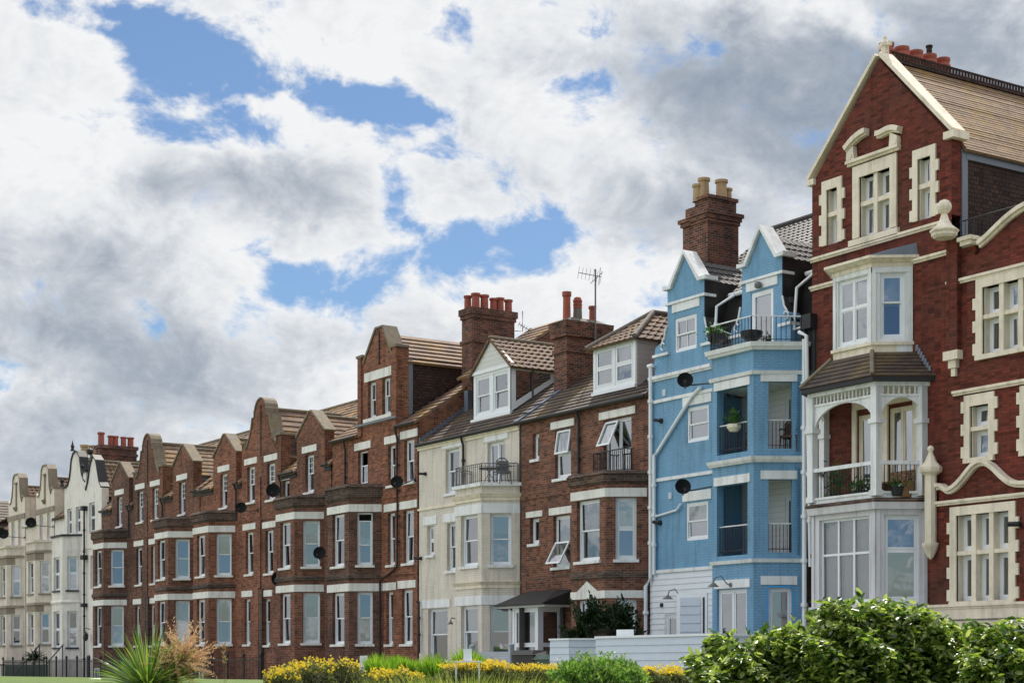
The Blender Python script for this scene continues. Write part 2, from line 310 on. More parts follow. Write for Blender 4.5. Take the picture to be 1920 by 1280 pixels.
class MB:
    def __init__(s): s.v = []; s.f = []; s.uv = {}
    def face(s, pts, uv=None):
        i = len(s.v); s.v += [tuple(p) for p in pts]; s.f.append(tuple(range(i, i + len(pts))))
        if uv: s.uv[len(s.f) - 1] = uv
    def hexa(s, c):                            # c: 8 corners, bottom 4 then top 4, same winding
        i = len(s.v); s.v += [tuple(p) for p in c]
        for q in ((3, 2, 1, 0), (4, 5, 6, 7), (0, 1, 5, 4), (1, 2, 6, 5), (2, 3, 7, 6), (3, 0, 4, 7)): s.f.append(tuple(i + k for k in q))
    def box(s, x0, x1, y0, y1, z0, z1):
        s.hexa([(x0, y0, z0), (x1, y0, z0), (x1, y1, z0), (x0, y1, z0), (x0, y0, z1), (x1, y0, z1), (x1, y1, z1), (x0, y1, z1)])
    def fb(s, fr, a0, a1, z0, z1, d0, d1):
        p = fr.pt; s.hexa([p(a0, z0, d1), p(a1, z0, d1), p(a1, z0, d0), p(a0, z0, d0), p(a0, z1, d1), p(a1, z1, d1), p(a1, z1, d0), p(a0, z1, d0)])
    def poly(s, fr, pts, d0, d1, holes=()):   # outline (and holes) in a wall plane, extruded from d0 (back) to d1 (front)
        loops = [list(pts)] + [list(h) for h in holes]
        tris = geometry.tessellate_polygon([[Vector((a, b, 0)) for a, b in l] for l in loops])
        flat = [q for l in loops for q in l]
        for d, fl in ((d1, False), (d0, True)):
            i = len(s.v); s.v += [fr.pt(a, b, d) for a, b in flat]
            for t in tris:
                A, B, Cc = (flat[k] for k in t); ccw = (B[0] - A[0]) * (Cc[1] - A[1]) - (B[1] - A[1]) * (Cc[0] - A[0]) > 0
                t = t if ccw != fl else t[::-1]
                s.f.append(tuple(i + k for k in t))
        for l in loops:
            for k in range(len(l)):
                a, b = l[k], l[(k + 1) % len(l)]
                s.face([fr.pt(*a, d0), fr.pt(*b, d0), fr.pt(*b, d1), fr.pt(*a, d1)])
    def wall(s, fr, a0, a1, z0, z1, holes=(), rev=.22):
        A = sorted({a0, a1, *[h[0] for h in holes], *[h[1] for h in holes]}); Z = sorted({z0, z1, *[h[2] for h in holes], *[h[3] for h in holes]})
        for i in range(len(A) - 1):
            for j in range(len(Z) - 1):
                ca, cz = (A[i] + A[i + 1]) / 2, (Z[j] + Z[j + 1]) / 2
                if ca < a0 or ca > a1 or cz < z0 or cz > z1: continue
                if any(h[0] < ca < h[1] and h[2] < cz < h[3] for h in holes): continue
                s.face([fr.pt(A[i], Z[j]), fr.pt(A[i + 1], Z[j]), fr.pt(A[i + 1], Z[j + 1]), fr.pt(A[i], Z[j + 1])])
        for h in holes:
            p = fr.pt
            s.face([p(h[0], h[2]), p(h[0], h[3]), p(h[0], h[3], -rev), p(h[0], h[2], -rev)])
            s.face([p(h[1], h[2], -rev), p(h[1], h[3], -rev), p(h[1], h[3]), p(h[1], h[2])])
            s.face([p(h[0], h[3]), p(h[1], h[3]), p(h[1], h[3], -rev), p(h[0], h[3], -rev)])
            s.face([p(h[0], h[2], -rev), p(h[1], h[2], -rev), p(h[1], h[2]), p(h[0], h[2])])
    def plan(s, pts, z0, z1, top=None):        # plan outline (counter-clockwise seen from above) raised from z0 to z1; top: other outline
        top = top or pts; n = len(pts)
        for k in range(n):
            a, b = pts[k], pts[(k + 1) % n]; c, d = top[(k + 1) % n], top[k]
            s.face([(*a, z0), (*b, z0), (*c, z1), (*d, z1)])
        s.face([(*p, z1) for p in top]); s.face([(*p, z0) for p in pts[::-1]])
    def tube(s, pts, r, n=8, caps=True):
        pts = [Vector(p) for p in pts]; rs = r if isinstance(r, (list, tuple)) else [r] * len(pts)
        rings = []
        for k, p in enumerate(pts):
            t = (pts[min(k + 1, len(pts) - 1)] - pts[max(k - 1, 0)]).normalized()
            a = t.cross(Vector((0, 0, 1)));
            if a.length < .05: a = t.cross(Vector((0, 1, 0)))
            a.normalize(); b = t.cross(a); i = len(s.v)
            s.v += [tuple(p + (a * math.cos(2 * math.pi * j / n) + b * math.sin(2 * math.pi * j / n)) * rs[k]) for j in range(n)]; rings.append(i)
        for k in range(len(rings) - 1):
            for j in range(n): s.f.append((rings[k] + j, rings[k] + (j + 1) % n, rings[k + 1] + (j + 1) % n, rings[k + 1] + j))
        if caps: s.f.append(tuple(rings[0] + j for j in range(n))[::-1]); s.f.append(tuple(rings[-1] + j for j in range(n)))
    def lathe(s, c, prof, n=12, axis=None):
        ax = Vector(axis).normalized() if axis else Vector((0, 0, 1))
        a = ax.cross(Vector((1, 0, 0)) if abs(ax.x) < .9 else Vector((0, 1, 0))).normalized(); b = ax.cross(a); c = Vector(c); i0 = len(s.v)
        for r, h in prof:
            s.v += [tuple(c + ax * h + (a * math.cos(2 * math.pi * j / n) + b * math.sin(2 * math.pi * j / n)) * r) for j in range(n)]
        for k in range(len(prof) - 1):
            for j in range(n): s.f.append((i0 + k * n + j, i0 + k * n + (j + 1) % n, i0 + (k + 1) * n + (j + 1) % n, i0 + (k + 1) * n + j))
        s.f.append(tuple(i0 + j for j in range(n))[::-1]); s.f.append(tuple(i0 + (len(prof) - 1) * n + j for j in range(n)))
    def slope(s, e0, e1, r1, r0, course=.30, th=.03, roll=0.0, jit=.0):
        """roof slope from eave e0-e1 up to r0-r1 laid in stepped courses; roll: width of one moulded tile"""
        e0, e1, r1, r0 = map(Vector, (e0, e1, r1, r0)); nrm = (e1 - e0).cross(r0 - e0)
        if nrm.length < 1e-6: nrm = (e1 - e0).cross(r1 - e0)
        nrm.normalize()
        if nrm.z < 0: nrm = -nrm
        udir = (e1 - e0).normalized(); up = nrm.cross(udir); up = up if up.z > 0 else -up
        H = max((r0 - e0).dot(up), (r1 - e1).dot(up)); nc = max(1, round(H / course))
        for k in range(nc):
            t0, t1 = k / nc, (k + 1) / nc
            A, B = e0.lerp(r0, t0), e1.lerp(r1, t0); Cc, Dd = e1.lerp(r1, t1), e0.lerp(r0, t1)
            L = (B - A).length; nu = max(1, int(L / (roll / 6))) if roll else max(1, int(L / .6))
            off0 = nrm * (th * (1 + random.uniform(-jit, jit)))
            low, hi, bot = [], [], []
            for j in range(nu + 1):
                w = j / nu; pa = A.lerp(B, w); pd = Dd.lerp(Cc, w)
                prof = 0
                if roll:
                    q = ((pa - e0).dot(udir) / roll) % 1.0
                    prof = .028 * max(0, math.sin(q * 2 * math.pi)) 
                low.append(pa + off0 + nrm * prof); hi.append(pd + nrm * (prof + .002)); bot.append(pa - nrm * .01)
            for j in range(nu):
                s.face([low[j], low[j + 1], hi[j + 1], hi[j]]); s.face([bot[j], bot[j + 1], low[j + 1], low[j]])
        # verges and underside
        s.face([e0 + nrm * th, r0 + nrm * th, r0 - nrm * .06, e0 - nrm * .06]); s.face([e1 - nrm * .06, r1 - nrm * .06, r1 + nrm * th, e1 + nrm * th])
        s.face([e0 - nrm * .06, r0 - nrm * .06, r1 - nrm * .06, e1 - nrm * .06]); s.face([e0 - nrm * .06, e1 - nrm * .06, e1 + nrm * .0, e0 + nrm * .0])
    def mark(s):
        s.parts = getattr(s, 'parts', []); s.parts.append((len(s.v), len(s.f)))
    def build_each(s, name, mat, parent, join=.004):
        """pieces that do not touch become parts of their own"""
        V = np.array(s.v); n = len(s.v); par = list(range(n))
        def find(a):
            while par[a] != a: par[a] = par[par[a]]; a = par[a]
            return a
        for f in s.f:
            r = find(f[0])
            for k in f[1:]: par[find(k)] = r
        isl = {}
        for i, f in enumerate(s.f): isl.setdefault(find(f[0]), []).append(i)
        keys = list(isl); bb = []
        for k in keys:
            ids = sorted({v for i in isl[k] for v in s.f[i]}); P = V[ids]; bb.append((P.min(0) - join, P.max(0) + join))
        gp = list(range(len(keys)))
        def g(a):
            while gp[a] != a: gp[a] = gp[gp[a]]; a = gp[a]
            return a
        for i in range(len(keys)):
            for j in range(i):
                if (bb[i][0] <= bb[j][1]).all() and (bb[j][0] <= bb[i][1]).all(): gp[g(i)] = g(j)
        out = {}
        for i, k in enumerate(keys): out.setdefault(g(i), []).extend(isl[k])
        objs = []
        for fs in out.values():
            m = MB(); mp = {}
            for i in sorted(fs):
                t = []
                for v in s.f[i]:
                    if v not in mp: mp[v] = len(m.v); m.v.append(s.v[v])
                    t.append(mp[v])
                if i in s.uv: m.uv[len(m.f)] = s.uv[i]
                m.f.append(tuple(t))
            objs.append(m.build(name, mat, parent))
        return objs
    def build(s, name, mat, parent=None, label=None, smooth=False, kind=None):
        me = bpy.data.meshes.new(name); root = parent
        while root is not None and root.parent is not None: root = root.parent
        off = ROOTLOC.get(root.name, Vector((0, 0, 0))) if root is not None else Vector((0, 0, 0))
        V = np.array(s.v, dtype=float) - np.array(off)
        me.from_pydata(V.tolist(), [], s.f); me.update()
        uvl = me.uv_layers.new(name='UVMap'); data = np.zeros((len(me.loops), 2))
        vs = np.array(s.v, dtype=float)
        for p in me.polygons:
            cu = s.uv.get(p.index); n = p.normal; li = list(p.loop_indices)
            if cu: data[li] = cu; continue
            P = vs[list(p.vertices)]
            if abs(n.z) > .97: data[li] = P[:, :2]
            else:
                h = math.hypot(n.x, n.y); t = np.array((-n.y / h, n.x / h, 0)); w = np.cross((n.x, n.y, n.z), t)
                data[li, 0] = P @ t
                data[li, 1] = P[:, 2] if abs(n.z) < .05 else P @ w * (1 if w[2] > 0 else -1)
        uvl.data.foreach_set('uv', data.ravel())
        if smooth: me.polygons.foreach_set('use_smooth', [True] * len(me.polygons))
        me.materials.append(MATS[mat])
        o = bpy.data.objects.new(name, me); COL.objects.link(o)
        if parent is not None: o.parent = parent
        if label: o['label'] = label
        if kind: o['kind'] = kind
        return o

# ---------------------------------------------------------------- windows
def pane_quad(mb, fr, a0, a1, z0, z1, d):
    # old sashes never hang quite true: each pane leans a little its own way
    p, q = random.uniform(-.012, .012), random.uniform(-.012, .012); mb.face([fr.pt(a0, z0, d - p - q), fr.pt(a1, z0, d + p - q), fr.pt(a1, z1, d + p + q), fr.pt(a0, z1, d - p + q)])
def drape(mb, fr, a0, a1, z0, z1, d, folds=.09, amp=.02):
    n = max(4, int((a1 - a0) / folds * 4)); P = []
    for j in range(n + 1):
        a = a0 + (a1 - a0) * j / n; dd = d + amp * math.sin(j / 4 * 2 * math.pi)
        P.append((a, dd))
    for j in range(n): mb.face([fr.pt(P[j][0], z0, P[j][1]), fr.pt(P[j + 1][0], z0, P[j + 1][1]), fr.pt(P[j + 1][0], z1, P[j + 1][1]), fr.pt(P[j][0], z1, P[j][1])])
def window(root, fr, a0, a1, z0, z1, style='sash', rec=.13, fw=.065, fmat='plastic_white', inside=None, sill=None, glass='glass', zm=.5, grid=None, label=None, openu=0.0, sillw=.08):
    """opening a0..a1, z0..z1 of a wall; returns the opening for the wall's holes"""
    m = MB(); g = MB(); d0, d1 = -rec - .07, -rec
    m.fb(fr, a0, a0 + fw, z0, z1, d0, d1); m.fb(fr, a1 - fw, a1, z0, z1, d0, d1)
    m.fb(fr, a0 + fw, a1 - fw, z1 - fw, z1, d0, d1); m.fb(fr, a0 + fw, a1 - fw, z0, z0 + fw * 1.3, d0, d1)
    A0, A1, Z0, Z1 = a0 + fw, a1 - fw, z0 + fw * 1.3, z1 - fw; s = .045
    def sash(b0, b1, c0, c1, d, st=s):
        m.fb(fr, b0, b0 + st, c0, c1, d - .035, d); m.fb(fr, b1 - st, b1, c0, c1, d - .035, d)
        m.fb(fr, b0 + st, b1 - st, c1 - st, c1, d - .035, d); m.fb(fr, b0 + st, b1 - st, c0, c0 + st, d - .035, d)
        pane_quad(g, fr, b0 + st, b1 - st, c0 + st, c1 - st, d - .02)
    zz = Z0 + (Z1 - Z0) * zm
    def bars(b0, b1, c0, c1, nx, ny, d):
        for i in range(1, nx): x = b0 + (b1 - b0) * i / nx; m.fb(fr, x - .011, x + .011, c0, c1, d - .032, d - .004)
        for i in range(1, ny): z = c0 + (c1 - c0) * i / ny; m.fb(fr, b0, b1, z - .011, z + .011, d - .031, d - .005)
    if style == 'sash':
        sash(A0, A1, zz - .02 - openu, Z1 - openu, -rec - .012); sash(A0, A1, Z0, zz + .02, -rec - .052)
        if grid:
            bars(A0 + s, A1 - s, zz + .02 - openu, Z1 - s - openu, grid[0], grid[1], -rec - .012)
            if len(grid) > 2: bars(A0 + s, A1 - s, Z0 + s, zz - .02, grid[2], grid[3], -rec - .052)
    elif style == 'casement':
        sash(A0, A1, zz + .02, Z1, -rec + .01, .05); sash(A0, A1, Z0, zz - .02, -rec + .01, .05); m.fb(fr, A0, A1, zz - .02, zz + .02, d0 + .004, d1 - .004)
    elif style == 'cross':
        xm = (A0 + A1) / 2; m.fb(fr, xm - .035, xm + .035, Z0, Z1, d0 + .004, d1 + .01); m.fb(fr, A0, xm - .035, zz - .03, zz + .03, d0 + .006, d1 + .006); m.fb(fr, xm + .035, A1, zz - .03, zz + .03, d0 + .006, d1 + .006)
        for b0, b1 in ((A0, xm - .035), (xm + .035, A1)): sash(b0, b1, zz + .03, Z1, -rec - .01, .03); sash(b0, b1, Z0, zz - .03, -rec - .01, .03)
    elif style == 'pair':
        xm = (A0 + A1) / 2; m.fb(fr, xm - .03, xm + .03, Z0, Z1, d0 + .004, d1 + .01)
        sash(A0, xm - .03, Z0, Z1, -rec - .01, .05); sash(xm + .03, A1, Z0, Z1, -rec - .01, .05)
    elif style == 'grid':
        nx, ny = grid
        for i in range(1, nx): x = A0 + (A1 - A0) * i / nx; m.fb(fr, x - .03, x + .03, Z0, Z1, d0 + .004, d1 + .006)
        for i in range(1, ny): z = Z0 + (Z1 - Z0) * zm; m.fb(fr, A0, A1, z - .03, z + .03, d0 + .006, d1 + .003)
        pane_quad(g, fr, A0, A1, Z0, Z1, -rec - .035)
    else: sash(A0, A1, Z0, Z1, -rec - .01, .05)
    w = m.build('window', fmat, root, label); g.build('pane', glass, w)
    if sill:
        q = MB(); q.fb(fr, a0 - sillw, a1 + sillw, z0 - .09, z0 + .003, -rec + .004, .085); q.build('sill', sill, w)
    dd = -rec - .16
    if inside is None: inside = random.choice(['curtains', 'curtains', 'net', 'blind', 'dark', 'half'])
    c = MB(); wd = A1 - A0
    if inside == 'curtains':
        k = random.uniform(.18, .3); drape(c, fr, A0 - .05, A0 + wd * k, z0, z1, dd); drape(c, fr, A1 - wd * k, A1 + .05, z0, z1, dd); c.build('curtain', random.choice(['curtain', 'dark_curtain', 'curtain']), w)
    elif inside == 'net': drape(c, fr, A0 - .26, A1 + .03, z0, z1, dd, .07, .012); c.build('curtain', 'curtain', w)
    elif inside == 'dnet': drape(c, fr, A0 - .26, A1 + .03, z0, z1, dd, .07, .012); c.build('curtain', 'dark_curtain', w)
    elif inside == 'green': drape(c, fr, A0 - .26, A1 + .03, zz, z1, dd, .07, .012); c.build('curtain', 'green_curtain', w)
    elif inside == 'blind': c.fb(fr, A0 - .02, A1 + .02, z1 - (z1 - z0) * random.uniform(.25, .5), z1, dd, dd + .02); c.build('blind', 'white_blind', w)
    elif inside == 'full': c.fb(fr, A0 - .02, A1 + .02, z0, z1, dd, dd + .02); c.build('blind', 'white_blind', w)
    elif inside == 'half': drape(c, fr, A0 - .26, A1 + .03, z0, z0 + (z1 - z0) * .5, dd, .07, .012); c.build('curtain', 'curtain', w)
    # dark board behind the glass, coloured as the shade of the room
    r = MB(); r.fb(fr, a0 - .25, a1 + .25, z0 - .15, z1 + .15, dd - .75, dd - .70); r.build('room_dark', 'room_dark', w)
    return (a0, a1, z0, z1)

def bay_frames(Xl, Xr, dx, b):
    L = math.hypot(dx, b)
    return YF(-b), Fr((Xr - dx, -b), (dx, b)), Fr((Xl, 0), (dx, -b)), L
def ring(Xl, Xr, dx, b, o):
    k = o * .55; return [(Xl - o * 1.1, .05), (Xl + dx - k, -b - o), (Xr - dx + k, -b - o), (Xr + o * 1.1, .05)]
def bayband(mb, bay, z0, z1, o, o2=None):
    mb.plan(ring(*bay, o), z0, z1, ring(*bay, o2) if o2 is not None else None)
def cop_path(mb, fr, pts, d0, d1, th, drop=0.0):
    """a coping of thickness th laid on the outline pts (left to right)"""
    P = [Vector(p) for p in pts]; up = []
    for k, p in enumerate(P):
        t = (P[min(k + 1, len(P) - 1)] - P[max(k - 1, 0)]).normalized(); up.append(p + Vector((-t.y, t.x)) * th)
    for k in range(len(P) - 1):
        a, b, c, d = P[k], P[k + 1], up[k + 1], up[k]
        mb.hexa([fr.pt(*a, d1), fr.pt(*b, d1), fr.pt(*b, d0), fr.pt(*a, d0), fr.pt(*d, d1), fr.pt(*c, d1), fr.pt(*c, d0), fr.pt(*d, d0)])
def pots(parent, lst, mat):
    for (x, y, z, h, r) in lst:
        m = MB(); m.lathe((x, y, z), [(r * 1.05, 0), (r * .95, .04), (r * .88, h * .82), (r * 1.12, h * .86), (r * 1.12, h), (r * .8, h), (r * .75, h * .9), (.01, h * .9)], 14); m.build('chimney_pot', mat, parent, smooth=False)
def gutter(root, x0, x1, z, y=-.16, mat='black_paint', r=.06):
    m = MB(); m.tube([(x0, y, z), (x1, y, z)], r, 8); return m.build('gutter', mat, root)
def downpipe(root, pts, mat='black_paint', r=.045):
    m = MB(); m.tube(pts, r, 8)
    P = [Vector(p) for p in pts]
    for a, b in zip(P, P[1:]):
        if abs(a.z - b.z) > 1.2 and abs(a.x - b.x) < .3:
            n = int(abs(a.z - b.z) / 1.6) + 1
            for k in range(1, n + 1): q = a.lerp(b, k / (n + 1)); m.lathe((q.x, q.y, q.z - .05), [(r * 1.5, 0), (r * 1.5, .1)], 8)
    return m.build('downpipe', mat, root)
def railing(root, pts, z0, z1, mat='black_iron', step=.11, r=.011, toprail=.02, topmat=None, posts=True):
    m = MB()
    for (a, b) in zip(pts, pts[1:]):
        a, b = Vector((*a, 0)), Vector((*b, 0)); L = (b - a).length; n = max(1, int(L / step))
        for k in range(n + 1): p = a.lerp(b, k / n); q = r * 2 if (posts and k in (0, n)) else r; m.tube([(p.x, p.y, z0), (p.x, p.y, z1)], q, 5)
        m.tube([(a.x, a.y, z0 + .08), (b.x, b.y, z0 + .08)], r, 5)
    t = m if not topmat else MB()
    t.tube([(*p, z1) for p in pts], toprail, 6)
    o = m.build('balcony_railing', mat, root)
    if topmat: t.build('handrail', topmat, o)
    return o

# ---------------------------------------------------------------- ground
def setting():
    m = MB(); prof = [(-1500, -.9), (-60, -.9), (-30, -.9), (-24, -.8), (-18, -.15), (-14, .32), (-9.2, .42), (-8.2, .1), (-7, 0), (12, 0), (60, 0), (1800, 0)]
    for (ya, za), (yb, zb) in zip(prof, prof[1:]):
        for xa, xb in ((-1800, -300), (-300, -200), (-200, -120), (-120, -60), (-60, 0), (0, 60), (60, 900)): m.face([(xa, ya, za), (xb, ya, za), (xb, yb, zb), (xa, yb, zb)])
    o = m.build('ground', 'paving'); o['kind'] = 'structure'
    m = MB()
    for (ya, za), (yb, zb) in zip(prof[2:7], prof[3:8]):
        for xa, xb in ((-200, -120), (-120, -60), (-60, 0), (0, 30)): m.face([(xa, ya, za + .01), (xb, ya, za + .01), (xb, yb, zb + .01), (xa, yb, zb + .01)])
    o = m.build('lawn', 'lawn'); o['kind'] = 'structure'
    m = MB(); m.box(-125, 10, -7.0, 0.0, -.1, .03); o = m.build('pavement', 'paving'); o['kind'] = 'structure'
setting()

def shell(m, X0, X1, ze, yr, zr, zb=0, yb=10.0, left=True, right=True):
    """party walls and back wall of a house with its ridge at yr"""
    for x, on in ((X0, left), (X1, right)):
        if not on: continue
        pts = [(0.0, zb), (yb, zb), (yb, ze), (yr, zr), (0.0, ze)]
        m.poly(XF(x), pts, -.05, .0) if x == X1 else m.poly(XF(x), pts, .0, .05)
    m.face([(X1, yb, zb), (X0, yb, zb), (X0, yb, ze), (X1, yb, ze)])
def mainroof(root, X0, X1, ze, yr, zr, mat, y0=-.18, course=.32, th=.035, roll=0, ridge='mossy_stone', yb=10.2, cuts=()):
    m = MB(); k = (zr - ze) / (yr - 0); xs = sorted({X0, X1, *[min(max(c, X0), X1) for q in cuts for c in q]})
    for a, b in zip(xs, xs[1:]):
        if b - a < .02: continue
        ys = .3 if any(q[0] < (a + b) / 2 < q[1] for q in cuts) else y0
        m.slope((a, ys, ze + k * ys), (b, ys, ze + k * ys), (b, yr, zr), (a, yr, zr), course, th, roll, .3)
    m.slope((X1, yb, ze), (X0, yb, ze), (X0, yr, zr), (X1, yr, zr), 1.2, th)
    r = m.build('roof', mat, root)
    q = MB(); q.tube([(X0 + .02, yr, zr + .03), (X1 - .02, yr, zr + .03)], .09, 8); q.build('ridge_tiles', ridge, r)
    return r
def crossroof(root, Xa, Xb, ze, zr, y0, main, mat, course=.3, th=.035, roll=0, cheek='lead', over=.06, overside=.12, zc=None, name='dormer_roof'):
    """roof at right angles to the main one, running back from y0 until it meets the main slope; main=(ze,yr,zr)"""
    me, yr, mz = main; k = (mz - me) / yr; xm = (Xa + Xb) / 2
    ybk = lambda z: min((z - me) / k, yr) + .05
    ye, yy = ybk(ze), ybk(zr); sl = (zr - ze) / (xm - Xa); dz = overside * sl
    m = MB()
    for sgn, xe in ((1, Xb), (-1, Xa)):
        e0, e1 = (xe + sgn * overside, y0, ze - dz), (xe + sgn * overside, ye, ze - dz); r0, r1 = (xm, y0, zr), (xm, yy, zr)
        if sgn > 0: m.slope(e0, e1, r1, r0, course, th, roll)
        else: m.slope(e1, e0, r0, r1, course, th, roll)
    r = m.build(name, mat, root)
    q = MB(); q.tube([(xm, y0, zr + .03), (xm, yy, zr + .03)], .07, 8); q.build('ridge_tiles', 'mossy_stone', r)
    if cheek:
        c = MB(); zc = zc if zc is not None else me
        for x, d in ((Xb - .04, 0), (Xa + .04, -.0)):
            c.poly(XF(x), [(y0, zc), (y0, ze), (ye, ze), (max(y0 + .02, (zc - me) / k), zc)], -.03, .03)
        c.build_each('dormer_cheek', cheek, root)
    return r

MAINZ = {}
def curve_gable(cx, z0, side, hw=2.12, top=13.05, zp=11.18):
    """right half outline of the shaped gable, from the bottom up to its middle"""
    P = [(hw, z0), (hw, zp), (hw - .42, zp), (hw - .42, zp - .28), (hw - .62, zp - .18), (hw - .85, zp + .10), (hw - 1.05, zp + .45), (hw - 1.18, zp + .85), (hw - 1.22, zp + 1.05), (hw - 1.45, zp + 1.08), (hw - 1.47, zp + 1.38)]
    r = .62
    for a in (12, 30, 48, 66, 80): P.append((r * math.cos(R(a)), top - r + r * math.sin(R(a))))
    P.append((0, top))
    return [(cx + side * x, z) for x, z in P]

def brick_house(idx, label, X0, X1, cg, side, dz, bayf, sg, smallwin=False, mat='terrace_brick', ridge=None):
    """one of the mirrored pairs: half of the shared shaped gable, small gable over the bay"""
    root = thing('brick_terraced_house', label, 'house', ((X0 + X1) / 2, 0, 0), 'red brick terraced houses with shaped gables')
    B = 1.05; DX = .75; bay = (bayf[0] - DX, bayf[1] + DX, DX, B); fB, fR, fL, L = bay_frames(*bay); y0 = YF(0)
    ze = 9.42 + dz; yr, zr = 5.0, 13.35
    H = []; W = lambda *a, **k: H.append(window(root, y0, *a, **k))
    s_ = side
    # door-side windows
    wc = cg + s_ * 1.08
    W(wc - .42, wc + .42, 8.33 + dz, 9.98 + dz, grid=(3, 3), sill='lintel_paint', inside='dark' if side > 0 else 'curtains')
    wc1 = cg + (-1.26 if s_ < 0 else .90)
    W(wc1 - .42, wc1 + .42, 5.03 + dz, 6.98 + dz, sill='lintel_paint')
    wc0 = cg + (-1.5 if s_ < 0 else .65)
    W(wc0 - .33, wc0 + .33, 1.80 + dz, 3.9 + dz, sill='lintel_paint')
    W(sg - .42 - .1, sg + .42 - .1, 8.33 + dz, 9.95 + dz, grid=(3, 3), sill='lintel_paint')
    if smallwin: W(smallwin - .33, smallwin + .33, 8.12 + dz, 9.05 + dz, style='single', sill=None)
    # front wall, gables
    bx0, bx1 = bay[0] + .1, bay[1] - .1
    wm = MB(); z1 = 9.6 + dz
    gx = tuple(sorted((cg, cg + s_ * 2.12))); sx = (sg - 1.35, sg + 1.35)
    split = 7.95 + dz
    bayholes = [(bx0, bx1, .05, 7.5 + dz)]
    wm.wall(y0, X0, X1, 0, split, [h for h in H if h[3] < split] + bayholes, rev=.2)
    segs = sorted([gx, sx]); cur = X0; 
    for a, b in segs:
        if a > cur: wm.wall(y0, cur, a, split, ze, [h for h in H if cur < h[0] < a and h[3] < ze and h[2] > split], rev=.2)
        cur = b
    if cur < X1: wm.wall(y0, cur, X1, split, ze)
    if smallwin:
        pass
    g = curve_gable(cg, split, s_); hol = [h for h in H if gx[0] < h[0] < gx[1] and h[2] > split - .2]
    out = g + [(cg, split)]
    if s_ < 0: out = out[::-1]
    rect = lambda h: [(h[0], h[2]), (h[0], h[3]), (h[1], h[3]), (h[1], h[2])]
    wm.poly(y0, out, -.5, 0, [rect(h) for h in hol])
    ka = sg - 1.35, sg + 1.35; kz = 10.82 + dz
    small = [(ka[0], split), (ka[1], split), (ka[1], kz), (ka[1] - .12, kz), (sg + .12, 11.75 + dz), (sg - .12, 11.75 + dz), (ka[0] + .12, kz), (ka[0], kz)]
    wm.poly(y0, small, -.45, .01, [rect(h) for h in H if ka[0] < h[0] < ka[1] and h[2] > split - .2])
    shell(wm, X0 + .003, X1 - .003, ze, yr, zr)
    # raised stringcourse of three brick rows under the upper windows
    wm.fb(y0, X0 + .01, X1 - .01, 7.42 + dz + .05, 7.56 + dz + .05, 0, .03)
    wm.build('wall', mat, root)
    pm = MB(); pm.box(cg + (.03 if s_ > 0 else -.33), cg + (.33 if s_ > 0 else -.03), -.12, -.0, 0, 4.35 + dz); pm.box(*((X0 + .02, X0 + .28) if s_ < 0 else (X1 - .28, X1 - .02)), -.12, -.0, 0, 7.42 + dz); pm.build_each('pilaster', 'weathered_brick' if idx != 2 else mat, root)
    # groove and copings of the gables
    c = MB(); gp = curve_gable(cg, split, s_)[1:]
    pts = gp[::-1] if s_ > 0 else gp
    cop_path(c, y0, pts, -.56, .05, .07)
    c.fb(y0, *(sorted((cg + s_ * (2.12 - .46), cg + s_ * 2.16))), 11.18, 11.27, -.98, .06)
    cop_path(c, y0, [(ka[0] - .04, kz - .02), (sg - .1, 11.77 + dz), (sg + .1, 11.77 + dz), (ka[1] + .04, kz - .02)], -.5, .05, .09)
    c.build_each('coping', 'mossy_stone', root)
    c = MB(); c.box(*sorted((cg, cg + s_ * .05)), -.045, -.0, 10.5, 12.75)
    xs = sorted((cg + s_ * 1.7, cg + s_ * 2.115)); c.box(xs[0], xs[1], .5, .95, ze - .4, 11.18); c.build_each('gable_pier', 'weathered_brick', root)
    # lintels
    l = MB()
    for h in H:
        if smallwin and abs((h[0] + h[1]) / 2 - smallwin) < .01: l.fb(y0, h[0] - .12, h[1] + .12, h[3] + .02, h[3] + .2, -.02, .035); continue
        top = h[3] < 9 + dz
        l.fb(y0, h[0] - .28, h[1] + .28, h[3] + .1, h[3] + .38, -.05, .035)
    bayband(l, bay, 4.0 + dz, 4.30 + dz, .03); bayband(l, bay, 7.08 + dz, 7.38 + dz, .03)
    l.build_each('lintel', 'lintel_paint', root)
    # bay
    hb, hr, hl = [], [], []; w2 = (bayf[0] + bayf[1]) / 2; hw = .5
    for z0, z1b in ((1.82 + dz, 3.95 + dz), (5.05 + dz, 7.0 + dz)):
        hb.append(window(root, fB, w2 - hw, w2 + hw, z0, z1b, sill='lintel_paint'))
        k = random.choice(['half', 'net', 'curtains', 'blind'])
        hr.append(window(root, fR, L * .27, L * .27 + .74, z0, z1b, sill='lintel_paint', inside=k))
        hl.append(window(root, fL, L * .27, L * .27 + .74, z0, z1b, inside='net'))
    b = MB()
    b.wall(fB, bayf[0], bayf[1], 0, 8.0 + dz, hb, .2); b.wall(fR, 0, L, 0, 8.0 + dz, hr, .2); b.wall(fL, 0, L, 0, 8.0 + dz, hl, .2)
    b.plan(ring(*bay, -.012), 7.5 + dz, 7.7 + dz)
    b.build('bay', mat, root)
    p = MB(); bayband(p, bay, 7.55 + dz, 7.66 + dz, .0, .1); bayband(p, bay, 7.66 + dz, 7.98 + dz, .10); bayband(p, bay, 7.98 + dz, 8.1 + dz, .16, .06)
    bayband(p, bay, 4.42 + dz, 4.5 + dz, .0, .07); bayband(p, bay, 4.5 + dz, 4.62 + dz, .07); bayband(p, bay, 4.62 + dz, 4.7 + dz, .07, .0)
    p.build_each('parapet', 'weathered_brick', root)
    # basement lights
    for q in (w2,):
        window(root, YF(-B - .02), q - .42, q + .42, .18, .82, style='pair', rec=-.06, inside='dark')
